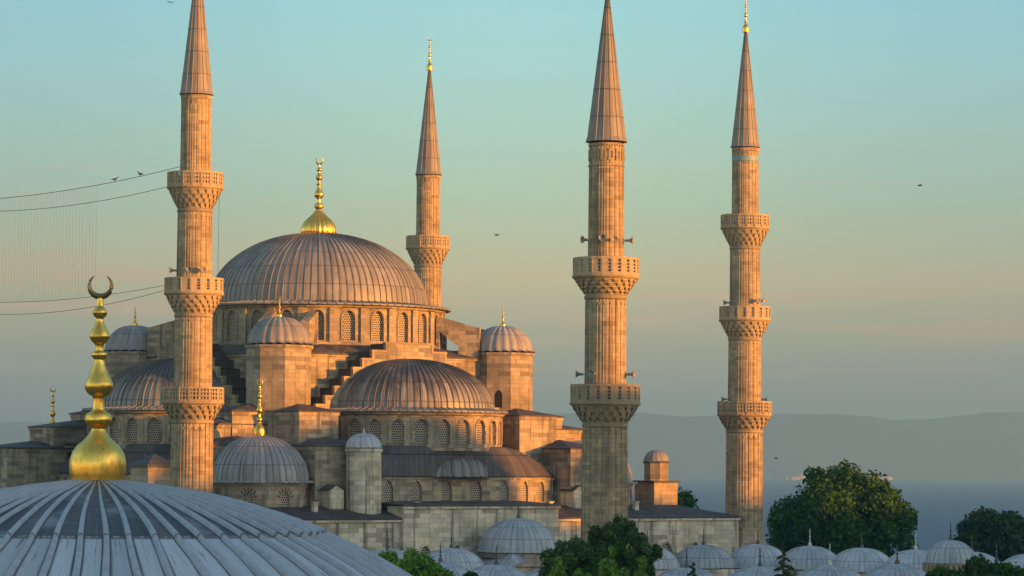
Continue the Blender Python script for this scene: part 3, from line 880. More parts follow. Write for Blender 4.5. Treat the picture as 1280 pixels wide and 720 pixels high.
for vx, vy in ((-6.6, -28.9), (11.6, -28.6), (-19.5, -28.8), (24.0, -28.4)):
    mb = MB(); mb.box((0, 0, 0.35), (0.5, 0.5, 1.1)); mb.prism([(-0.36, -0.36), (0.36, -0.36), (0.36, 0.36), (-0.36, 0.36)], 0.9, 1.02, True, True)
    mb.build('roof_vent', STONE_GREY, mosque, (vx, vy, 11.2))
# round stair turret in front of the half dome
mb = MB()
mb.lathe([(1.9, 10.4), (1.84, 17.35), (1.98, 17.45), (1.98, 17.75), (1.7, 17.8)], 28, smooth=False, uvr=1.85)
st = mb.build('stair_turret', STONE_GREY, mosque, (-12.9, -28.1, 0))
mb = MB(); ribbed_dome(mb, 1.85, 1.5, 18, 0.07, (0, 0, 17.85), skirt=((0.22, -0.06),), rows=9, fr=(0, .25, .5, .75), bump=(0, .8, 1, .8))
d = mb.build('dome', LEAD_PALE, st)
mb = MB(); mb.lathe([(0.16, 0), (0.2, 0.12), (0.1, 0.25), (0.13, 0.4), (0.02, 0.6)], 10); mb.build('finial', LEAD_PALE, st, (0, 0, 19.3))
# roof hatches beside it
for hx in (-16.2, 16.3):
    mb = MB(); mb.prism([(-0.9, -0.8), (0.9, -0.8), (0.9, 1.6), (-0.9, 1.6)], 11, 13.3, False)
    mb.face([(-1.1, -1, 13.3), (0, -1, 14.0), (0, 1.7, 14.0), (-1.1, 1.7, 13.3)], mi=1); mb.face([(1.1, -1, 13.3), (1.1, 1.7, 13.3), (0, 1.7, 14.0), (0, -1, 14.0)], mi=1)
    mb.face([(-1.0, -.8, 13.3), (1.0, -.8, 13.3), (0, -.8, 13.95)])
    mb.build('roof_hatch', [STONE_GREY, LEAD_FLAT, DARKIN], mosque, (hx, -27.2, 0))
# square-based weight turrets near the ends of the facade
def weight_turret(loc, dome=True):
    mb = MB(); mb.prism([(-1.75, -1.75), (1.75, -1.75), (1.75, 1.75), (-1.75, 1.75)], 10.8, 14.25, True)
    mb.prism([(-2, -2), (2, -2), (2, 2), (-2, 2)], 14.27, 14.5, True, True, mi=1)
    if dome:
        oc = [(1.45 * cos(R(22.5 + 45 * i)), 1.45 * sin(R(22.5 + 45 * i))) for i in range(8)]
        mb.prism(oc, 14.5, 16.5, True); mb.prism([(x * 1.1, y * 1.1) for x, y in oc], 16.5, 16.66, True, True, mi=1)
    else:
        eo = [(-2, -2), (2, -2), (2, 2), (-2, 2)]
        for i in range(4): mb.face([eo[i] + (14.5,), eo[(i + 1) % 4] + (14.5,), (0, 0, 15.6)], mi=1)
    t = mb.build('weight_turret', [STONE, LEAD_FLAT], mosque, loc)
    if dome:
        mb = MB(); ribbed_dome(mb, 1.42, 1.35, 16, 0.06, (0, 0, 16.66), skirt=((0.12, 0.0),), rows=9, fr=(0, .25, .5, .75), bump=(0, .8, 1, .8)); mb.build('dome', LEAD, t)
weight_turret((32.2, -22.2, 0)); weight_turret((-33.5, -20.0, 1.4), False)
# long blocks on the left side of the hall
for args in ((-33.5, -24.0, 11.5, 17.5, 9, 17.6, 0.9), (-27.5, -20.5, 12.0, 17.4, 9, 20.0, 0.8), (-36.6, -29, 22, 31, 9, 14.2, 0.7)):
    link(block_mesh(*args), 'pier', mosque)

# =================================================================== minarets
def parapet_mesh(rad, z0, h, N, style):
    mb = MB()
    for i in range(N):
        a = 2 * pi * (i + 0.5) / N; w = 2 * rad * math.tan(pi / N); ap = rad * cos(pi / N)
        MR = Matrix.Rotation(a, 3, 'Z')
        def bx(t, z, wt, hz, th):
            mb.box(MR @ Vector((ap, t, z)), (th, wt, hz), MR)
        bx(0, z0 + 0.13, w, 0.26, 0.20); bx(0, z0 + h - 0.10, w + 0.02, 0.2, 0.22)
        if style == 0:
            for t in (-0.40, -0.17, 0.05, 0.27): pass
            for t in (-0.167 * w, 0.167 * w): bx(t, z0 + h / 2, 0.15, h - 0.4, 0.11)
            for zz in (0.40, 0.66): bx(0, z0 + 0.02 + h * zz, w, 0.15, 0.10)
            bx(w / 2, z0 + h / 2, 0.24, h - 0.02, 0.2)
        else:
            bx(-w * 0.17, z0 + h / 2, w * 0.62, h - 0.4, 0.11)
            for zz in (0.30, 0.48, 0.66): bx(w * 0.28, z0 + 0.04 + h * zz, w * 0.36, 0.10, 0.10)
            bx(w / 2, z0 + h / 2, 0.16, h - 0.02, 0.18)
    mb.lathe([(rad - 0.35, z0 - 0.28), (rad + 0.02, z0 - 0.26), (rad + 0.16, z0 - 0.10), (rad + 0.16, z0), (1.2, z0 + 0.01)], N * 2, smooth=False, uvr=rad)
    return mb.mesh('parapet', CARVED)
def corbel_mesh(r0, r1, z0, z1, tiers, N):
    mb = MB()
    core = []
    for i in range(tiers):
        za, zb = z0 + (z1 - z0) * i / tiers, z0 + (z1 - z0) * (i + 1) / tiers
        ra, rb = r0 + (r1 - r0) * (i / tiers) ** 0.9, r0 + (r1 - r0) * ((i + 1) / tiers) ** 0.9
        core += [(ra, za), (ra + (rb - ra) * 0.25, zb - 0.14), (rb - 0.02, zb - 0.13), (rb - 0.02, zb - 0.01)]
        for k_ in range(N):
            a = 2 * pi * (k_ + (0.5 if i % 2 else 0)) / N
            hw = pi / N * 0.56
            pr = [(ra - 0.05, za + 0.02), (ra + 0.10, za - 0.05), (ra + (rb - ra) * 0.75 + 0.05, za + (zb - za) * 0.42), (rb + 0.03, zb - 0.16), (rb + 0.03, zb - 0.03), (ra - 0.05, zb - 0.03)]
            wd = [0.35, 0.45, 0.85, 1.0, 1.0, 1.0]
            lft = [(r * cos(a - hw * w), r * sin(a - hw * w), z) for (r, z), w in zip(pr, wd)]
            rgt = [(r * cos(a + hw * w), r * sin(a + hw * w), z) for (r, z), w in zip(pr, wd)]
            mb.face(lft); mb.face(list(reversed(rgt))); mb.loft(lft, rgt)
    mb.lathe(core, 40, smooth=False, uvr=r1)
    mb.lathe([(r0 + 0.0, z0 - 0.5), (r0 + 0.12, z0 - 0.4), (r0 + 0.12, z0 - 0.2), (r0, z0 - 0.1)], 40, smooth=False, uvr=r0)
    return mb.mesh('corbels', CARVED)
def shaft_mesh(sec, N=20, roll=0.03):
    mb = MB()
    for (r0, z0, r1, z1) in sec:
        rows = max(2, int((z1 - z0) / 2))
        prof = [(r0 + (r1 - r0) * i / rows, z0 + (z1 - z0) * i / rows) for i in range(rows + 1)]
        mb.lathe(prof, N, smooth=False, uvr=(r0 + r1) / 2, fr=(0, 0.07, 0.14, 0.57), bump=(-roll, roll, -roll, 0.01))
        # short arcaded ends of the fluting
    return mb
def spire_mesh(r, z0, z1, N=16):
    mb = MB()
    prof = [(r - 0.12, z0 - 0.05), (r + 0.14, z0), (r + 0.10, z0 + 0.12), (r, z0 + 0.35)]
    for i in range(1, 13): prof.append((r * (1 - i / 12) + 0.10 * i / 12, z0 + 0.35 + (z1 - z0 - 0.35) * i / 12))
    mb.lathe(prof, N, smooth=False, fr=(0, 0.06, 0.12, 0.56), bump=(0, 0.05, 0, 0.0))
    return mb.mesh('spire', LEAD_SPIRE)
def horn_mesh():
    mb = MB()
    # horn pointing along +x, on a stub bracket
    prof = [(0.10, 0), (0.12, 0.22), (0.15, 0.35), (0.24, 0.52), (0.36, 0.66), (0.38, 0.68), (0.33, 0.67), (0.16, 0.45), (0.02, 0.42)]
    P = []; UV = []
    for r, x in prof:
        P.append([(x + 0.3, r * cos(2 * pi * j / 14), r * sin(2 * pi * j / 14)) for j in range(15)]); UV.append([(j, x) for j in range(15)])
    mb.grid(P, UV)
    mb.box((0.1, 0, 0), (0.5, 0.07, 0.07)); mb.box((0.33, 0, -0.02), (0.2, 0.24, 0.24))
    return mb.mesh('loudspeaker', HORN)
HORNM = horn_mesh()

def minaret_meshes(kind):
    if kind == 3:
        sec = [(2.12, 9.2, 2.03, 20.3), (1.90, 22.3, 1.82, 31.0), (1.76, 33.2, 1.68, 41.4), (1.53, 43.8, 1.48, 52.9)]
        bal = [(2.03, 3.02, 20.5, 22.15, 2), (1.82, 2.85, 31.1, 33.05, 3), (1.68, 2.70, 41.6, 43.65, 3)]
        sp = (1.56, 53.0, 66.6); fin = (66.4, 4.3)
    else:
        sec = [(1.93, 7.5, 1.78, 19.5), (1.70, 21.4, 1.66, 30.1), (1.48, 31.8, 1.41, 42.6)]
        bal = [(1.78, 2.78, 19.7, 21.25, 2), (1.66, 2.63, 30.2, 31.65, 3)]
        sp = (1.58, 42.75, 55.0); fin = (54.8, 3.8)
    sec = [(a_, b_, c_, d_ + (2.0 if i < len(sec) - 1 else 0)) for i, (a_, b_, c_, d_) in enumerate(sec)]
    mb = shaft_mesh(sec[:1], roll=0.05)
    up = shaft_mesh(sec[1:])
    o_ = len(mb.v); mb.v += up.v; mb.f += [[i + o_ for i in f] for f in up.f]; mb.uv += up.uv; mb.sm += up.sm; mb.mi += up.mi
    sec = [(a_, b_, c_, d_ - (2.0 if i < len(sec) - 1 else 0)) for i, (a_, b_, c_, d_) in enumerate(sec)]
    r0, zb = sec[0][0], sec[0][1]
    mb.lathe([(r0 + 1.0, 0), (r0 + 1.0, zb - 4.2), (r0 + 0.85, zb - 4.0), (r0 + 0.1, zb - 0.3), (r0 + 0.12, zb)], 10, smooth=False, uvr=r0)
    rt, ztop = sec[-1][2], sec[-1][3]
    if kind == 2:
        for dz in (0.05, 1.75): mb.lathe([(rt - .02, ztop - dz - 0.22), (rt + .1, ztop - dz - .16), (rt + .1, ztop - dz - .04), (rt - .02, ztop - dz)], 40, smooth=False, uvr=rt)
        for j in range(28):                  # carved band under the cone
            a = 2 * pi * j / 28; MR = Matrix.Rotation(a, 3, 'Z')
            mb.box(MR @ Vector((rt + 0.03, 0, ztop - 0.98)), (0.12, 0.2, 0.95 if j % 2 else 0.55), MR)
    else:
        mb.lathe([(rt - .02, ztop - 0.42), (rt + .08, ztop - .36), (rt + .10, ztop - .05), (rt - .02, ztop)], 40, smooth=False, uvr=rt)
        for j in range(20):
            a = 2 * pi * j / 20; MR = Matrix.Rotation(a, 3, 'Z')
            mb.box(MR @ Vector((rt + 0.01, 0, ztop - 0.72)), (0.08, 0.16, 0.55), MR)
    for (r, z) in [(s[2], s[3]) for s in sec[:-1]]:
        for j in range(20):                  # pointed heads of the flutes below a balcony
            a = 2 * pi * (j + .5) / 20; MR = Matrix.Rotation(a, 3, 'Z')
            mb.box(MR @ Vector((r + 0.01, 0, z - 0.75)), (0.07, r * 0.2, 0.22), MR)
    sh_ = mb.mesh('shaft', STONE_MIN)
    sty = 0 if kind == 3 else 1
    bm_ = [(parapet_mesh(r1, zp, 1.5, 20 if kind == 2 else 18, (sty if not (kind == 3 and i == 1) else 1)), corbel_mesh(r0_, r1 - 0.12, zc, zp - 0.25, t + 1, 20)) for i, (r0_, r1, zc, zp, t) in enumerate(bal)]
    return sh_, bm_, spire_mesh(*sp), (finial_mesh(fin[1] / 258, n=12, crescent=True, slim=0.68), fin[0])
MIN = {3: minaret_meshes(3), 2: minaret_meshes(2)}
def minaret(x, y, kind, label, horns=()):
    o = empty('minaret', (x, y, 0), R(9))
    tag(o, label, 'minaret', 'minarets around the mosque')
    s_, bs, sp, (fm, fz) = MIN[kind]
    link(s_, 'shaft', o)
    for pm, cmh in bs:
        b = link(pm, 'balcony', o); link(cmh, 'corbels', b)
    link(sp, 'spire', o); link(fm, 'finial', o, (0, 0, fz))
    for ang, z, rad in horns:                # angle in degrees right of the direction to the viewer
        base = math.atan2(-y, -x) - R(9); a = base + R(ang)
        h = link(HORNM, 'loudspeaker', o, (rad * cos(a), rad * sin(a), z), a); h.scale = (0.85,) * 3
    return o
pL = at(242, 400, 311.5); pR = at(931, 400, 359); pB = at(535, 300, 396); pC = at(757, 400, 256)
# ground foot of each: the vertical axis through these pixels
mL = minaret(pL.x, pL.y, 3, 'three-balcony stone minaret left of the great dome, cables strung from it', [(-80, 35.3, 1.62), (-12, 35.3, 1.65), (22, 35.3, 1.6)])
mR = minaret(pR.x, pR.y, 3, 'rightmost minaret, with three balconies, standing alone against sky and sea', [(-75, 35.0, 1.65), (40, 35.2, 1.65), (62, 35.2, 1.65), (-82, 23.9, 1.8), (85, 23.9, 1.8)])
mB = minaret(pB.x, pB.y, 3, 'slender distant minaret rising behind the right shoulder of the great dome')
mC = minaret(pC.x, pC.y, 2, 'nearest and stoutest-looking minaret, with two balconies, rising behind dark green trees', [(-60, 34.6, 1.42), (-8, 34.7, 1.42), (18, 34.6, 1.42), (80, 34.6, 1.4), (-88, 23.6, 1.6), (-28, 23.6, 1.65), (75, 23.6, 1.62)])
# tile band of the right minaret
mb = MB(); mb.lathe([(1.50, 51.3), (1.55, 51.35), (1.55, 51.95), (1.50, 52.0)], 40, smooth=False); mb.build('tile_band', TILE, mR)
e1 = Vector((cos(PHI), sin(PHI))); nn = Vector((sin(PHI), -cos(PHI)))
pX = Vector((OX, OY)) - e1 * 36.6 - nn * 30.3
mX = minaret(pX.x, pX.y, 3, 'minaret at the far left corner of the hall, holding the other end of the cables')
# lightning conductor down the left minaret
mb = MB(); tr = e1 * 2.3
base = math.atan2(-pL.y, -pL.x) - R(9)
a = base + R(88)
mb.tube([(2.82 * cos(a), 2.82 * sin(a), 45.0), (2.4 * cos(a), 2.4 * sin(a), 43.0), (2.35 * cos(a), 2.35 * sin(a), 34.5)], 0.018, 5)
mb.build('conductor_wire', CABLE, mL)

# =================================================================== courtyard with its porticoes
court = empty('courtyard_portico', (OX, OY, 0), PHI)
tag(court, 'low courtyard portico roofed with a row of small grey lead domes before the mosque', 'portico')
CY0, CY1, CXL, CXR = 31.5, 99.3, -40.2, 40.2
def ring_wall():
    mb = MB(); z = 4.9
    o = [(CXL, -CY1), (CXR, -CY1), (CXR, -CY0), (CXL, -CY0)]; i_ = [(CXL + 8, -CY1 + 8), (CXR - 8, -CY1 + 8), (CXR - 8, -CY0 - 8), (CXL + 8, -CY0 - 8)]
    mb.prism(o, 0, z, False); mb.loft([(x, y, 0) for x, y in i_], [(x, y, z) for x, y in i_])
    return mb, o, i_
mb, o_, ii_ = ring_wall()
mb.build('portico_wall', STONE_GREY, court)
mb = MB(); mb.loft([(x * 1.004, y, 4.92) for x, y in o_], [(x, y, 5.02) for x, y in ii_]); mb.loft([(x * 1.004, y, 4.75) for x, y in o_], [(x * 1.004, y, 4.92) for x, y in o_]); mb.build('portico_roof', LEAD_PALE, court)
def pdome(r, h, zb, zr=4.9):
    mb = MB(); ribbed_dome(mb, r, h, 36, 0.05, (0, 0, zb), skirt=((0.25, -0.22), (0.22, -0.05), (0.05, 0.0)), rows=22)
    d = mb.mesh('dome', LEAD_PALE)
    mb = MB(); n8 = [((r + .05) * cos(R(11.25 + 22.5 * i)), (r + .05) * sin(R(11.25 + 22.5 * i))) for i in range(16)]
    mb.prism(n8, zr, zb - 0.08, False)
    return d, mb.mesh('dome_drum', STONE)
PDm, PDd = pdome(3.55, 2.55, 4.95)
PF = finial_mesh(2.0 / 258, DARKMETAL, 10, False, slim=0.8)
PFW = finial_mesh(2.2 / 258, plain('pale_stone_finial', (0.5, 0.48, 0.45), 0.6), 10, False, slim=0.7)
def put_dome(u, v, fm=PF, mesh=PDm, top=7.5, dr=PDd):
    d = link(mesh, 'dome', court, (u, -v, 0)); link(dr, 'dome_drum', d); link(fm, 'finial', d, (0, 0, top - 0.03))
    return d
for i, u in enumerate((35.9, 27.8, 19.7, 11.5, -6.9, -15.0, -23.1, -31.2)): put_dome(u, 35.6)
for kx, v in enumerate((44.0, 52.2, 60.4, 68.6, 76.8, 85.0)): put_dome(36.0, v, PFW if kx % 2 == 0 else PF)
for kx, v in enumerate((40.6, 48.8, 57.0, 65.2, 73.4, 81.6, 89.8)): put_dome(-36.0, v)
for kx, u in enumerate((-25.8, -17.4, -9.1, -0.8, 12.0, 20.3, 28.6, 36.9)): put_dome(u, 95.0, PFW if kx in (2,) else PF)
# taller dome before the hall door, with its gabled block
D2m, D2d = pdome(4.15, 3.35, 7.2, 6.4)
d = put_dome(1.7, 35.8, PF, D2m, 10.5, D2d)
mb = MB()
mb.prism([(-4.4, -4.4), (4.4, -4.4), (4.4, 4.4), (-4.4, 4.4)], 4.9, 5.6, False)
sqv = [(-4.6, -4.6, 5.6), (4.6, -4.6, 5.6), (4.6, 4.6, 5.6), (-4.6, 4.6, 5.6)]
mb.loft(sqv, [(-3.2, -3.2, 6.9), (3.2, -3.2, 6.9), (3.2, 3.2, 6.9), (-3.2, 3.2, 6.9)], mi=1)
mb.face([(-4.6, -4.65, 5.6), (4.6, -4.65, 5.6), (0, -4.65, 7.0)])
mb.build('door_block', [STONE, LEAD_PALE], d)
# gate dome on its round drum at the courtyard's outer side
d3 = MB(); ribbed_dome(d3, 2.25, 1.95, 26, 0.05, (0, 0, 7.65), skirt=((0.2, -0.1), (0.08, 0.0)), rows=20)
g = d3.build('gate_dome', LEAD_PALE, court, (5.0, -96.0, 0))
mb = MB(); mb.lathe([(2.3, 4.6), (2.3, 6.2), (2.62, 6.35), (2.62, 6.6)], 16, smooth=False, uvr=2.3)
mb.lathe([(2.4, 6.6), (2.4, 7.2), (2.55, 7.3), (2.55, 7.5), (2.3, 7.58)], 24, smooth=False, uvr=2.3)
for j in range(32):
    a = 2 * pi * j / 32; MR = Matrix.Rotation(a, 3, 'Z'); mb.box(MR @ Vector((2.5, 0, 7.05)), (0.16, 0.22, 0.5), MR)
mb.build('dome_drum', CARVED, g); link(PF, 'finial', g, (0, 0, 9.55))

# =================================================================== foreground bath-house dome
fp = at(122, 596, 60.0)
bath = empty('domed_bathhouse', (fp.x, fp.y, 0))
tag(bath, 'nearest building, a broad low dome of pale ribbed lead with a tall gilded crescent finial', 'domed building')
mb = MB()
prof = []
def fdrop(r): return 0.15 * r + 0.0085 * r * r + 0.0034 * r ** 3
for i in range(61):
    r = 8.6 * (1 - i / 60); prof.append((max(0.02, r), fp.z - fdrop(r)))
prof = [(prof[0][0] + 0.35, prof[0][1] - 0.3), (prof[0][0] + 0.1, prof[0][1] - 0.1)] + prof
# rolled seams, each a little crooked
cells = 62
fr_ = (0, 0.03, 0.12, 0.21, 0.24, 0.62); bp = (0, 0.065, 0.088, 0.065, 0, 0)
angs = []; bs = []; us = []
for kk in range(cells):
    for q, b in zip(fr_, bp): angs.append((kk, q)); bs.append(b)
angs.append((cells, 0)); bs.append(0)
P = []; UV = []; Lr = -sum(math.hypot(prof[i][0] - prof[i - 1][0], prof[i][1] - prof[i - 1][1]) for i in range(1, len(prof)))
jit = [random.uniform(0, 6.28) for _ in range(cells + 1)]; jit[cells] = jit[0]
for i, (r, z) in enumerate(prof):
    if i: Lr += math.hypot(r - prof[i - 1][0], z - prof[i - 1][1])
    row = []; ur = []
    for (kk, q), b in zip(angs, bs):
        w = 0.10 * sin(Lr * 1.3 + jit[kk]) * min(1, r / 2) if q < 0.3 else 0
        w *= 0.7
        a = 2 * pi * (kk + q + w) / cells
        f = min(1, r / 2.2); t = math.atan(0.15 + 0.017 * r + 0.0102 * r * r)
        lap = 0.035 * ((-Lr / 4.45) % 1.0)
        rr = r + (b * f + lap) * sin(t); zz = z + (b * f + lap) * cos(t)
        row.append((rr * cos(a), rr * sin(a), zz)); ur.append((kk + q, -Lr))
    P.append(row); UV.append(ur)
mb.grid(P, UV)
mb.build('dome', LEAD_FORE, bath)
mb = MB(); rb = prof[0][0]; zb = prof[0][1]
oc = [((rb + 0.1) * cos(R(11.25 + 22.5 * i)), (rb + 0.1) * sin(R(11.25 + 22.5 * i))) for i in range(16)]
mb.prism(oc, zb - 2.2, zb - 0.05, True)
mb.build('dome_drum', STONE, bath)
mb = MB(); mb.prism([(-11, -10.5), (11, -10.5), (11, 10.5), (-11, 10.5)], 0, zb - 2.25, True); mb.build('wall', STONE_GREY, bath)
sc = 258 / F * 60 / 258
mb = MB(); mb.lathe(smooth_prof([(r * sc, z * sc) for r, z in FIN], 5), 40); ff = mb.build('finial', GOLD, bath, (0, 0, fp.z - 0.06))
mb = MB(); crescent_into(mb, sc); mb.build('crescent', plain('dark_gilt', (0.30, 0.18, 0.07), 0.38, 0.9), ff)

# =================================================================== trees
def leaf_mat(name, c1, c2, c3):
    k = NM(name)
    g = k.n('ShaderNodeNewGeometry')
    r = k.n('ShaderNodeValToRGB', {0: g.outputs['Random Per Island']})
    r.color_ramp.elements[0].color = c1 + (1,); r.color_ramp.elements[1].color = c3 + (1,)
    e_ = r.color_ramp.elements.new(0.55); e_.color = c2 + (1,)
    n = k.noise(k.obj(), 0.35, 3, 0.6)
    col = k.mix(0.6, r.outputs[0], k.mix(k.ss(n, 0.35, 0.65), (0.55, 0.6, 0.55), (1.35, 1.3, 1.0)), 'MULTIPLY')
    k.t.links.new(col, k.b.inputs['Base Color']); k.b.inputs['Roughness'].default_value = 0.75; k.b.inputs['Specular IOR Level'].default_value = 0.15
    tr = k.n('ShaderNodeBsdfTranslucent'); k.t.links.new(col, tr.inputs[0])
    mx = k.n('ShaderNodeMixShader', {0: 0.22}); k.t.links.new(k.b.outputs[0], mx.inputs[1]); k.t.links.new(tr.outputs[0], mx.inputs[2])
    mo = [n_ for n_ in k.t.nodes if n_.type == 'OUTPUT_MATERIAL'][0]; k.t.links.new(mx.outputs[0], mo.inputs[0])
    return k.m
LEAF_DARK = leaf_mat('dark_olive_leaves', (0.020, 0.055, 0.008), (0.032, 0.085, 0.011), (0.055, 0.135, 0.014))
LEAF_BLUE = leaf_mat('blackish_green_leaves', (0.022, 0.045, 0.018), (0.034, 0.065, 0.022), (0.055, 0.09, 0.028))
LEAF_MID = leaf_mat('mid_green_leaves', (0.032, 0.065, 0.018), (0.05, 0.095, 0.022), (0.085, 0.14, 0.03))
LEAF_LIGHT = leaf_mat('fresh_green_leaves', (0.07, 0.15, 0.022), (0.11, 0.21, 0.03), (0.17, 0.28, 0.05))
BARK = plain('bark', (0.07, 0.05, 0.035), 0.95)
def leaf_mesh(centres, radii, n, size, seed, flat=1.0, up=0.0):
    g = np.random.default_rng(seed)
    centres = np.array(centres, float); radii = np.array(radii, float)
    wts = (radii[:, 0] * radii[:, 1] + radii[:, 0] * radii[:, 2]); wts /= wts.sum()
    idx = g.choice(len(centres), n, p=wts)
    d = g.normal(size=(n, 3)); d /= np.linalg.norm(d, axis=1)[:, None]
    rr = 1 - np.abs(g.normal(0, 0.16, n)); rr = rr * (1 + 0.10 * g.normal(size=n)); rr = np.minimum(rr, 1.12); rr[g.random(n) < 0.12] *= 0.6
    c = centres[idx] + d * radii[idx] * rr[:, None]
    nrm = d + g.normal(0, 0.7, (n, 3)); nrm /= np.linalg.norm(nrm, axis=1)[:, None]
    t = np.cross(nrm, g.normal(size=(n, 3))); t /= np.linalg.norm(t, axis=1)[:, None]
    b = np.cross(nrm, t)
    s = size * g.uniform(0.55, 1.35, n)[:, None]
    t *= s; b *= s * 0.62
    v = np.stack([c - t, c - b * 0.9 + t * 0.1, c + t, c + b * 0.9 + t * 0.1], 1).reshape(-1, 3)
    me = bpy.data.meshes.new('crown')
    me.vertices.add(4 * n); me.vertices.foreach_set('co', v.ravel())
    me.loops.add(4 * n); me.loops.foreach_set('vertex_index', np.arange(4 * n, dtype=np.int32))
    me.polygons.add(n); me.polygons.foreach_set('loop_start', np.arange(0, 4 * n, 4, dtype=np.int32)); me.polygons.foreach_set('loop_total', np.full(n, 4, np.int32))
    me.update(); me.validate()
    return me
def tree(name, label, base, h, cr, ch, nblob, n, leaf, mat, seed, blob=0.30, cat='tree', group=None, trunk_r=0.35, shape='round', elong=1.0):
    """h: full height; cr: crown half-width; ch: crown height"""
    g = random.Random(seed)
    o = empty(name, base); tag(o, label, cat, group)
    cz = h - ch / 2; C = []; Rr = []
    for i in range(nblob):
        while True:
            x, y, z = g.uniform(-1, 1), g.uniform(-1, 1), g.uniform(-1, 1)
            if shape == 'round':
                if 0.25 < x * x + y * y + z * z < 1 and (z > -0.85): break
            elif shape == 'cone':
                if x * x + y * y < ((1 - z) / 2) ** 1.3: break
            else:
                if x * x + y * y + z * z < 1: break
        b = blob * g.uniform(0.65, 1.25) * min(cr, ch / 2)
        C.append((x * (cr - b * 0.8), y * (cr - b * 0.8), cz + z * (ch / 2 - b * 0.8))); Rr.append((b, b, b * elong * g.uniform(0.8, 1.15)))
    if shape == 'round':
        C.append((0, 0, cz)); Rr.append((cr * 0.8, cr * 0.8, ch * 0.40))
    me = leaf_mesh(C, Rr, n, leaf, seed); me.materials.append(mat); link(me, 'crown', o)
    mb = MB()
    mb.tube([(0, 0, -0.3), (0.1, 0, h * 0.25), (0, 0.15, h * 0.5), (0, 0, h * 0.8)], [trunk_r * 1.3, trunk_r, trunk_r * 0.75, trunk_r * 0.15], 10)
    for c in C[:min(12, len(C))]:
        s = g.uniform(0.3, 0.55) * h
        if c[2] > s: mb.tube([(0, 0.1, s), (c[0] * 0.5, c[1] * 0.5, (s + c[2]) / 2 + 0.2), c], [trunk_r * 0.4, trunk_r * 0.25, trunk_r * 0.06], 6)
    mb.build('trunk', BARK, o)
    return o
def tree_at(name, label, px, ptop, depth, halfw_px, chpx, **k):
    p = at(px, ptop, depth); cr = halfw_px / F * depth; ch = chpx / F * depth
    return tree(name, label, (p.x, p.y, 0), p.z, cr, ch, **k)
tree_at('broadleaf_tree', 'large round olive-green tree beyond the courtyard domes, its crown touched by sun', 1053, 578, 425, 95, 165, nblob=110, n=60000, leaf=0.33, mat=LEAF_DARK, seed=3, blob=0.22, trunk_r=0.5)
tree_at('broadleaf_tree', 'blackish green spreading tree at the right edge, against the sea', 1252, 634, 430, 72, 110, nblob=60, n=26000, leaf=0.33, mat=LEAF_BLUE, seed=5, blob=0.30, trunk_r=0.4)
tree_at('broadleaf_tree', 'small sunlit tree peeking above the mosque roof beside the rightmost minaret', 852, 606, 440, 27, 70, nblob=18, n=5000, leaf=0.34, mat=LEAF_DARK, seed=8, blob=0.36, trunk_r=0.25)
tree_at('broadleaf_tree', 'dark green tree standing in front of the nearest minaret', 776, 636, 225, 58, 170, nblob=120, n=21000, leaf=0.15, mat=LEAF_MID, seed=12, blob=0.13, elong=1.5, shape='loose', trunk_r=0.3)
tree_at('broadleaf_tree', 'low dark tree at the left side of the nearest minaret', 715, 672, 222, 48, 110, nblob=60, n=15000, leaf=0.15, mat=LEAF_MID, seed=13, blob=0.2, shape='loose', elong=1.4, trunk_r=0.25)
for px, top, hw, sd, lab in ((765, 682, 34, 21, 'tallest of the bright green shrubs below the nearest minaret'), (728, 696, 30, 22, 'bright green shrub left of the tallest one below the nearest minaret'), (800, 692, 24, 23, 'bright green shrub right of the tallest one below the nearest minaret'), (698, 699, 26, 24, 'leftmost bright green shrub below the nearest minaret')):
    tree_at('young_tree', lab, px, top, 170, hw, 90, nblob=40, n=9000, leaf=0.12, mat=LEAF_LIGHT, seed=sd, blob=0.24, cat='shrub', group='bright green shrubs below the minaret', shape='cone', trunk_r=0.12, elong=1.5)
tree_at('leafy_tree', 'mid-green bushy tree beside the foreground lead dome', 524, 682, 190, 46, 120, nblob=70, n=20000, leaf=0.14, mat=LEAF_LIGHT, seed=31, blob=0.2, trunk_r=0.25)
tree_at('leafy_tree', 'small green tree half hidden by the slope of the foreground dome', 484, 684, 186, 30, 100, nblob=18, n=9000, leaf=0.17, mat=LEAF_LIGHT, seed=32, blob=0.34, trunk_r=0.2)
tree_at('leafy_tree', 'small bush top in front of the courtyard dome left of the tall door dome', 587, 712, 190, 12, 40, nblob=9, n=2500, leaf=0.16, mat=LEAF_BLUE, seed=33, blob=0.4, trunk_r=0.12)
for px, top, hw, sd, mt, lab in ((1180, 700, 30, 41, LEAF_DARK, 'dark shrub below the gate dome at the bottom right'), (1225, 693, 36, 42, LEAF_BLUE, 'dark shrub between the gate dome and the right edge'), (1268, 698, 32, 43, LEAF_DARK, 'dark shrub in the bottom right corner')):
    tree_at('broadleaf_shrub', lab, px, top, 200, hw, 90, nblob=20, n=8000, leaf=0.17, mat=mt, seed=sd, blob=0.36, cat='shrub', group='dark shrubs at the bottom right', trunk_r=0.15)
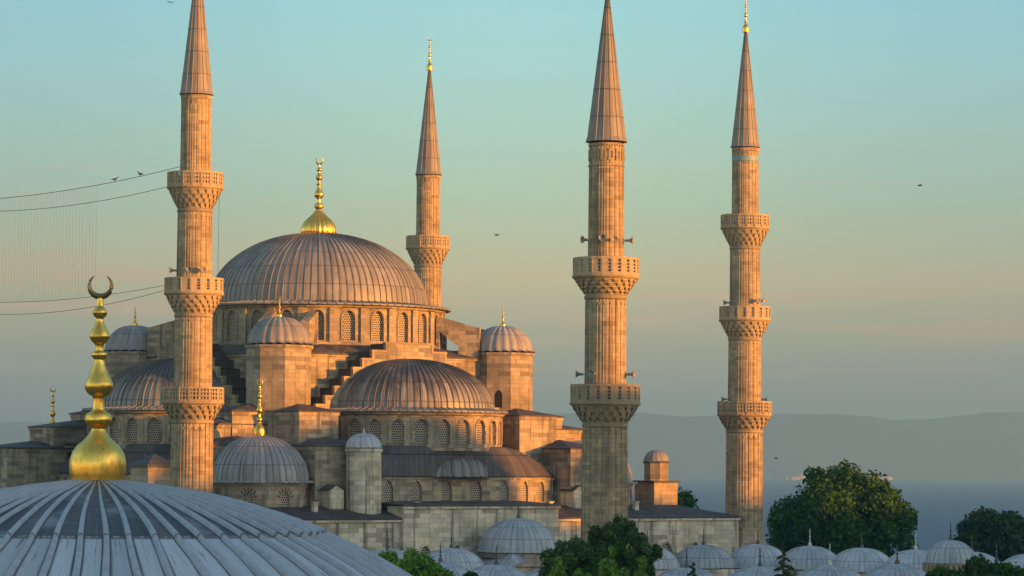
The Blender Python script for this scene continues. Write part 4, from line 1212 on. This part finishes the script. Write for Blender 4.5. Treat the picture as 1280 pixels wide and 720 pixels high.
# thin drooping conifers
def conifer(px, top, depth, hw_px, label, seed):
    p = at(px, top, depth); g = random.Random(seed); o = empty('conifer', (p.x, p.y, 0)); tag(o, label, 'conifer')
    H = p.z; cr = hw_px / F * depth; C = []; Rr = []; mb = MB()
    mb.tube([(0, 0, -.2), (0, 0, H * .6), (0, 0, H)], [0.2, 0.12, 0.02], 8)
    for i in range(60):
        t = i / 60; z = H - 0.15 - t * H * 0.75; a = i * 2.4 + g.uniform(-.3, .3); l = cr * (0.10 + 0.9 * min(1, t * 3.2)) * g.uniform(0.6, 1.15)
        tip = (l * cos(a), l * sin(a), z - l * 0.35)
        mb.tube([(0, 0, z), (l * .5 * cos(a), l * .5 * sin(a), z + 0.02), tip], [0.04, 0.03, 0.01], 5)
        for q in (0.35, 0.6, 0.85, 1.0):
            C.append((l * q * cos(a), l * q * sin(a), z - l * 0.35 * q * q)); Rr.append((l * .2 + .05, l * .2 + .05, 0.07))
    me = leaf_mesh(C, Rr, 9000, 0.085, seed); me.materials.append(LEAF_BLUE); link(me, 'crown', o); mb.build('trunk', BARK, o)
conifer(979, 680, 190, 26, 'thin dark conifer in front of the courtyard domes below the rightmost minaret', 51)
conifer(866, 702, 188, 26, 'low drooping conifer top beside the trees at the nearest minaret', 52)

# =================================================================== cables, strings of bulbs, birds
def zz(y, d): return CAMZ + (583 - 1.5 - y) / F * d
def cable(za, zb_, sag, label, r=0.03, off=0.0):
    mb = MB(); pts = []
    a = Vector((pL.x - 1.2 + off, pL.y + 1.2, za)); b = Vector((pX.x + 1.2, pX.y - 1.2, zb_))
    for i in range(41):
        t = i / 40; p = a.lerp(b, t); p.z -= sag * 4 * t * (1 - t); pts.append(p)
    mb.tube(pts, r, 5)
    o = mb.build('cable', CABLE); tag(o, label, 'cable', 'cables strung between two minarets')
    return pts
def along(pts, t):
    f = t * (len(pts) - 1); i = min(int(f), len(pts) - 2); return pts[i].lerp(pts[i + 1], f - i)
c1 = cable(46.0, 46.0, 1.0, 'topmost cable, leaving the left minaret above its upper balcony, birds on it', 0.032)
c2 = cable(44.3, 45.2, 1.35, 'second cable, leaving the left minaret at its upper balcony', 0.03)
c3 = cable(34.3, 34.9, 1.2, 'third cable from the top, leaving the left minaret at its middle balcony', 0.026)
c4 = cable(34.0, 34.0, 1.9, 'lowest cable, sagging from the middle balcony of the left minaret', 0.026)
lights = empty('light_curtain', along(c2, 0.5)); tag(lights, 'faint curtain of unlit bulbs on thin strings hanging between the cables', 'light strings')
org = lights.location
mb = MB(); ms = MB()
for i in range(46):
    t = 0.30 + 0.012 * i
    p0 = along(c1, t); p1 = along(c3, t)
    ms.tube([p0 - org, (p0 + p1) / 2 - org, p1 - org], 0.009, 3)
    n = int((p0.z - p1.z - 2) / 0.55)
    for j in range(n):
        if random.random() < 0.30 + 0.25 * sin(i * 0.9) * sin(j * 0.55):
            q = p0.lerp(p1, (j + 2) / (n + 3)) - org
            s = 0.058
            vs = [(q.x + s * dx, q.y + s * dy, q.z + s * 1.4 * dz) for dx, dy, dz in ((1, 0, 0), (0, 1, 0), (-1, 0, 0), (0, -1, 0), (0, 0, 1), (0, 0, -1))]
            for a_, b_ in ((0, 1), (1, 2), (2, 3), (3, 0)): mb.face([vs[a_], vs[b_], vs[4]]); mb.face([vs[b_], vs[a_], vs[5]])
tag(mb.build('bulbs', BULB, lights), kind='stuff'); tag(ms.build('hanging_strings', CABLE, lights), kind='stuff')

BIRD = plain('dark_feathers', (0.03, 0.028, 0.026), 0.8)
def bird(p, rz, label, flying, span=1.0, group=None):
    mb = MB()
    # body along x, head at +x
    prof = [(-0.30, 0.015), (-0.22, 0.05), (-0.1, 0.085), (0.02, 0.095), (0.12, 0.075), (0.17, 0.05), (0.21, 0.055), (0.25, 0.045), (0.28, 0.018), (0.34, 0.003)]
    P = []; UV = []
    for x, r in prof:
        zc = (0.04 if x > 0.15 else 0) if flying else (max(0, x) * 0.6 + (0.05 if x > 0.15 else 0))
        P.append([(x, r * cos(2 * pi * j / 10), zc + r * sin(2 * pi * j / 10)) for j in range(11)]); UV.append([(j, x) for j in range(11)])
    mb.grid(P, UV)
    mb.face([(-0.25, -0.03, 0.0), (-0.25, 0.03, 0.0), (-0.46, 0.08, -0.02), (-0.46, -0.08, -0.02)])
    for sg in (-1, 1):
        if flying:
            ws = [(0.10, 0.06, 0.03), (0.16, 0.30, 0.16), (0.02, 0.62, 0.10), (-0.10, 0.60, 0.09), (-0.06, 0.30, 0.14), (-0.12, 0.06, 0.02)]
        else:
            ws = [(0.08, 0.08, 0.04), (0.02, 0.115, 0.0), (-0.2, 0.09, -0.03), (-0.36, 0.04, -0.02), (-0.2, 0.06, 0.06)]
        up = [(x, y * sg, z) for x, y, z in ws]; dn = [(x, y * sg, z - 0.02) for x, y, z in ws]
        mb.face(up); mb.face(list(reversed(dn))); mb.loft(up, dn)
    if not flying:
        for sg in (-1, 1): mb.tube([(0, 0.03 * sg, -0.08), (0.01, 0.03 * sg, -0.19)], 0.012, 5)
    o = mb.build('bird', BIRD); o.location = p; o.rotation_euler = (0, 0, rz); o.scale = (span,) * 3
    tag(o, label, 'bird', group)
def tcable(px):
    best = min(range(400), key=lambda i: abs(proj_px(along(c1, i / 400)) - px)); return along(c1, best / 400)
CI = CAMM.inverted()
def proj_px(p):
    q = CI @ p; return 640 + F * q.x / -q.z
bird(tcable(144) + Vector((0, 0, 0.24)), 0.4, 'small bird perched on the top cable, the farther of two from the minaret', False, 1.2)
bird(tcable(175) + Vector((0, 0, 0.24)), 2.6, 'small bird perched on the top cable, the nearer of two to the minaret', False, 1.2)
bird(at(621, 294, 300), 0.6, 'tiny dark bird flying in the sky right of the distant minaret', True, 0.7)
bird(at(1150, 232, 280), 0.2, 'tiny dark bird flying in the open sky far right', True, 0.7)
bird(at(213, 3, 280), 2.0, 'tiny dark bird flying high beside the spire of the left minaret', True, 0.6)
bird(at(970, 573, 320), 2.8, 'tiny dark bird flying low beside the rightmost minaret above the sea', True, 0.7)
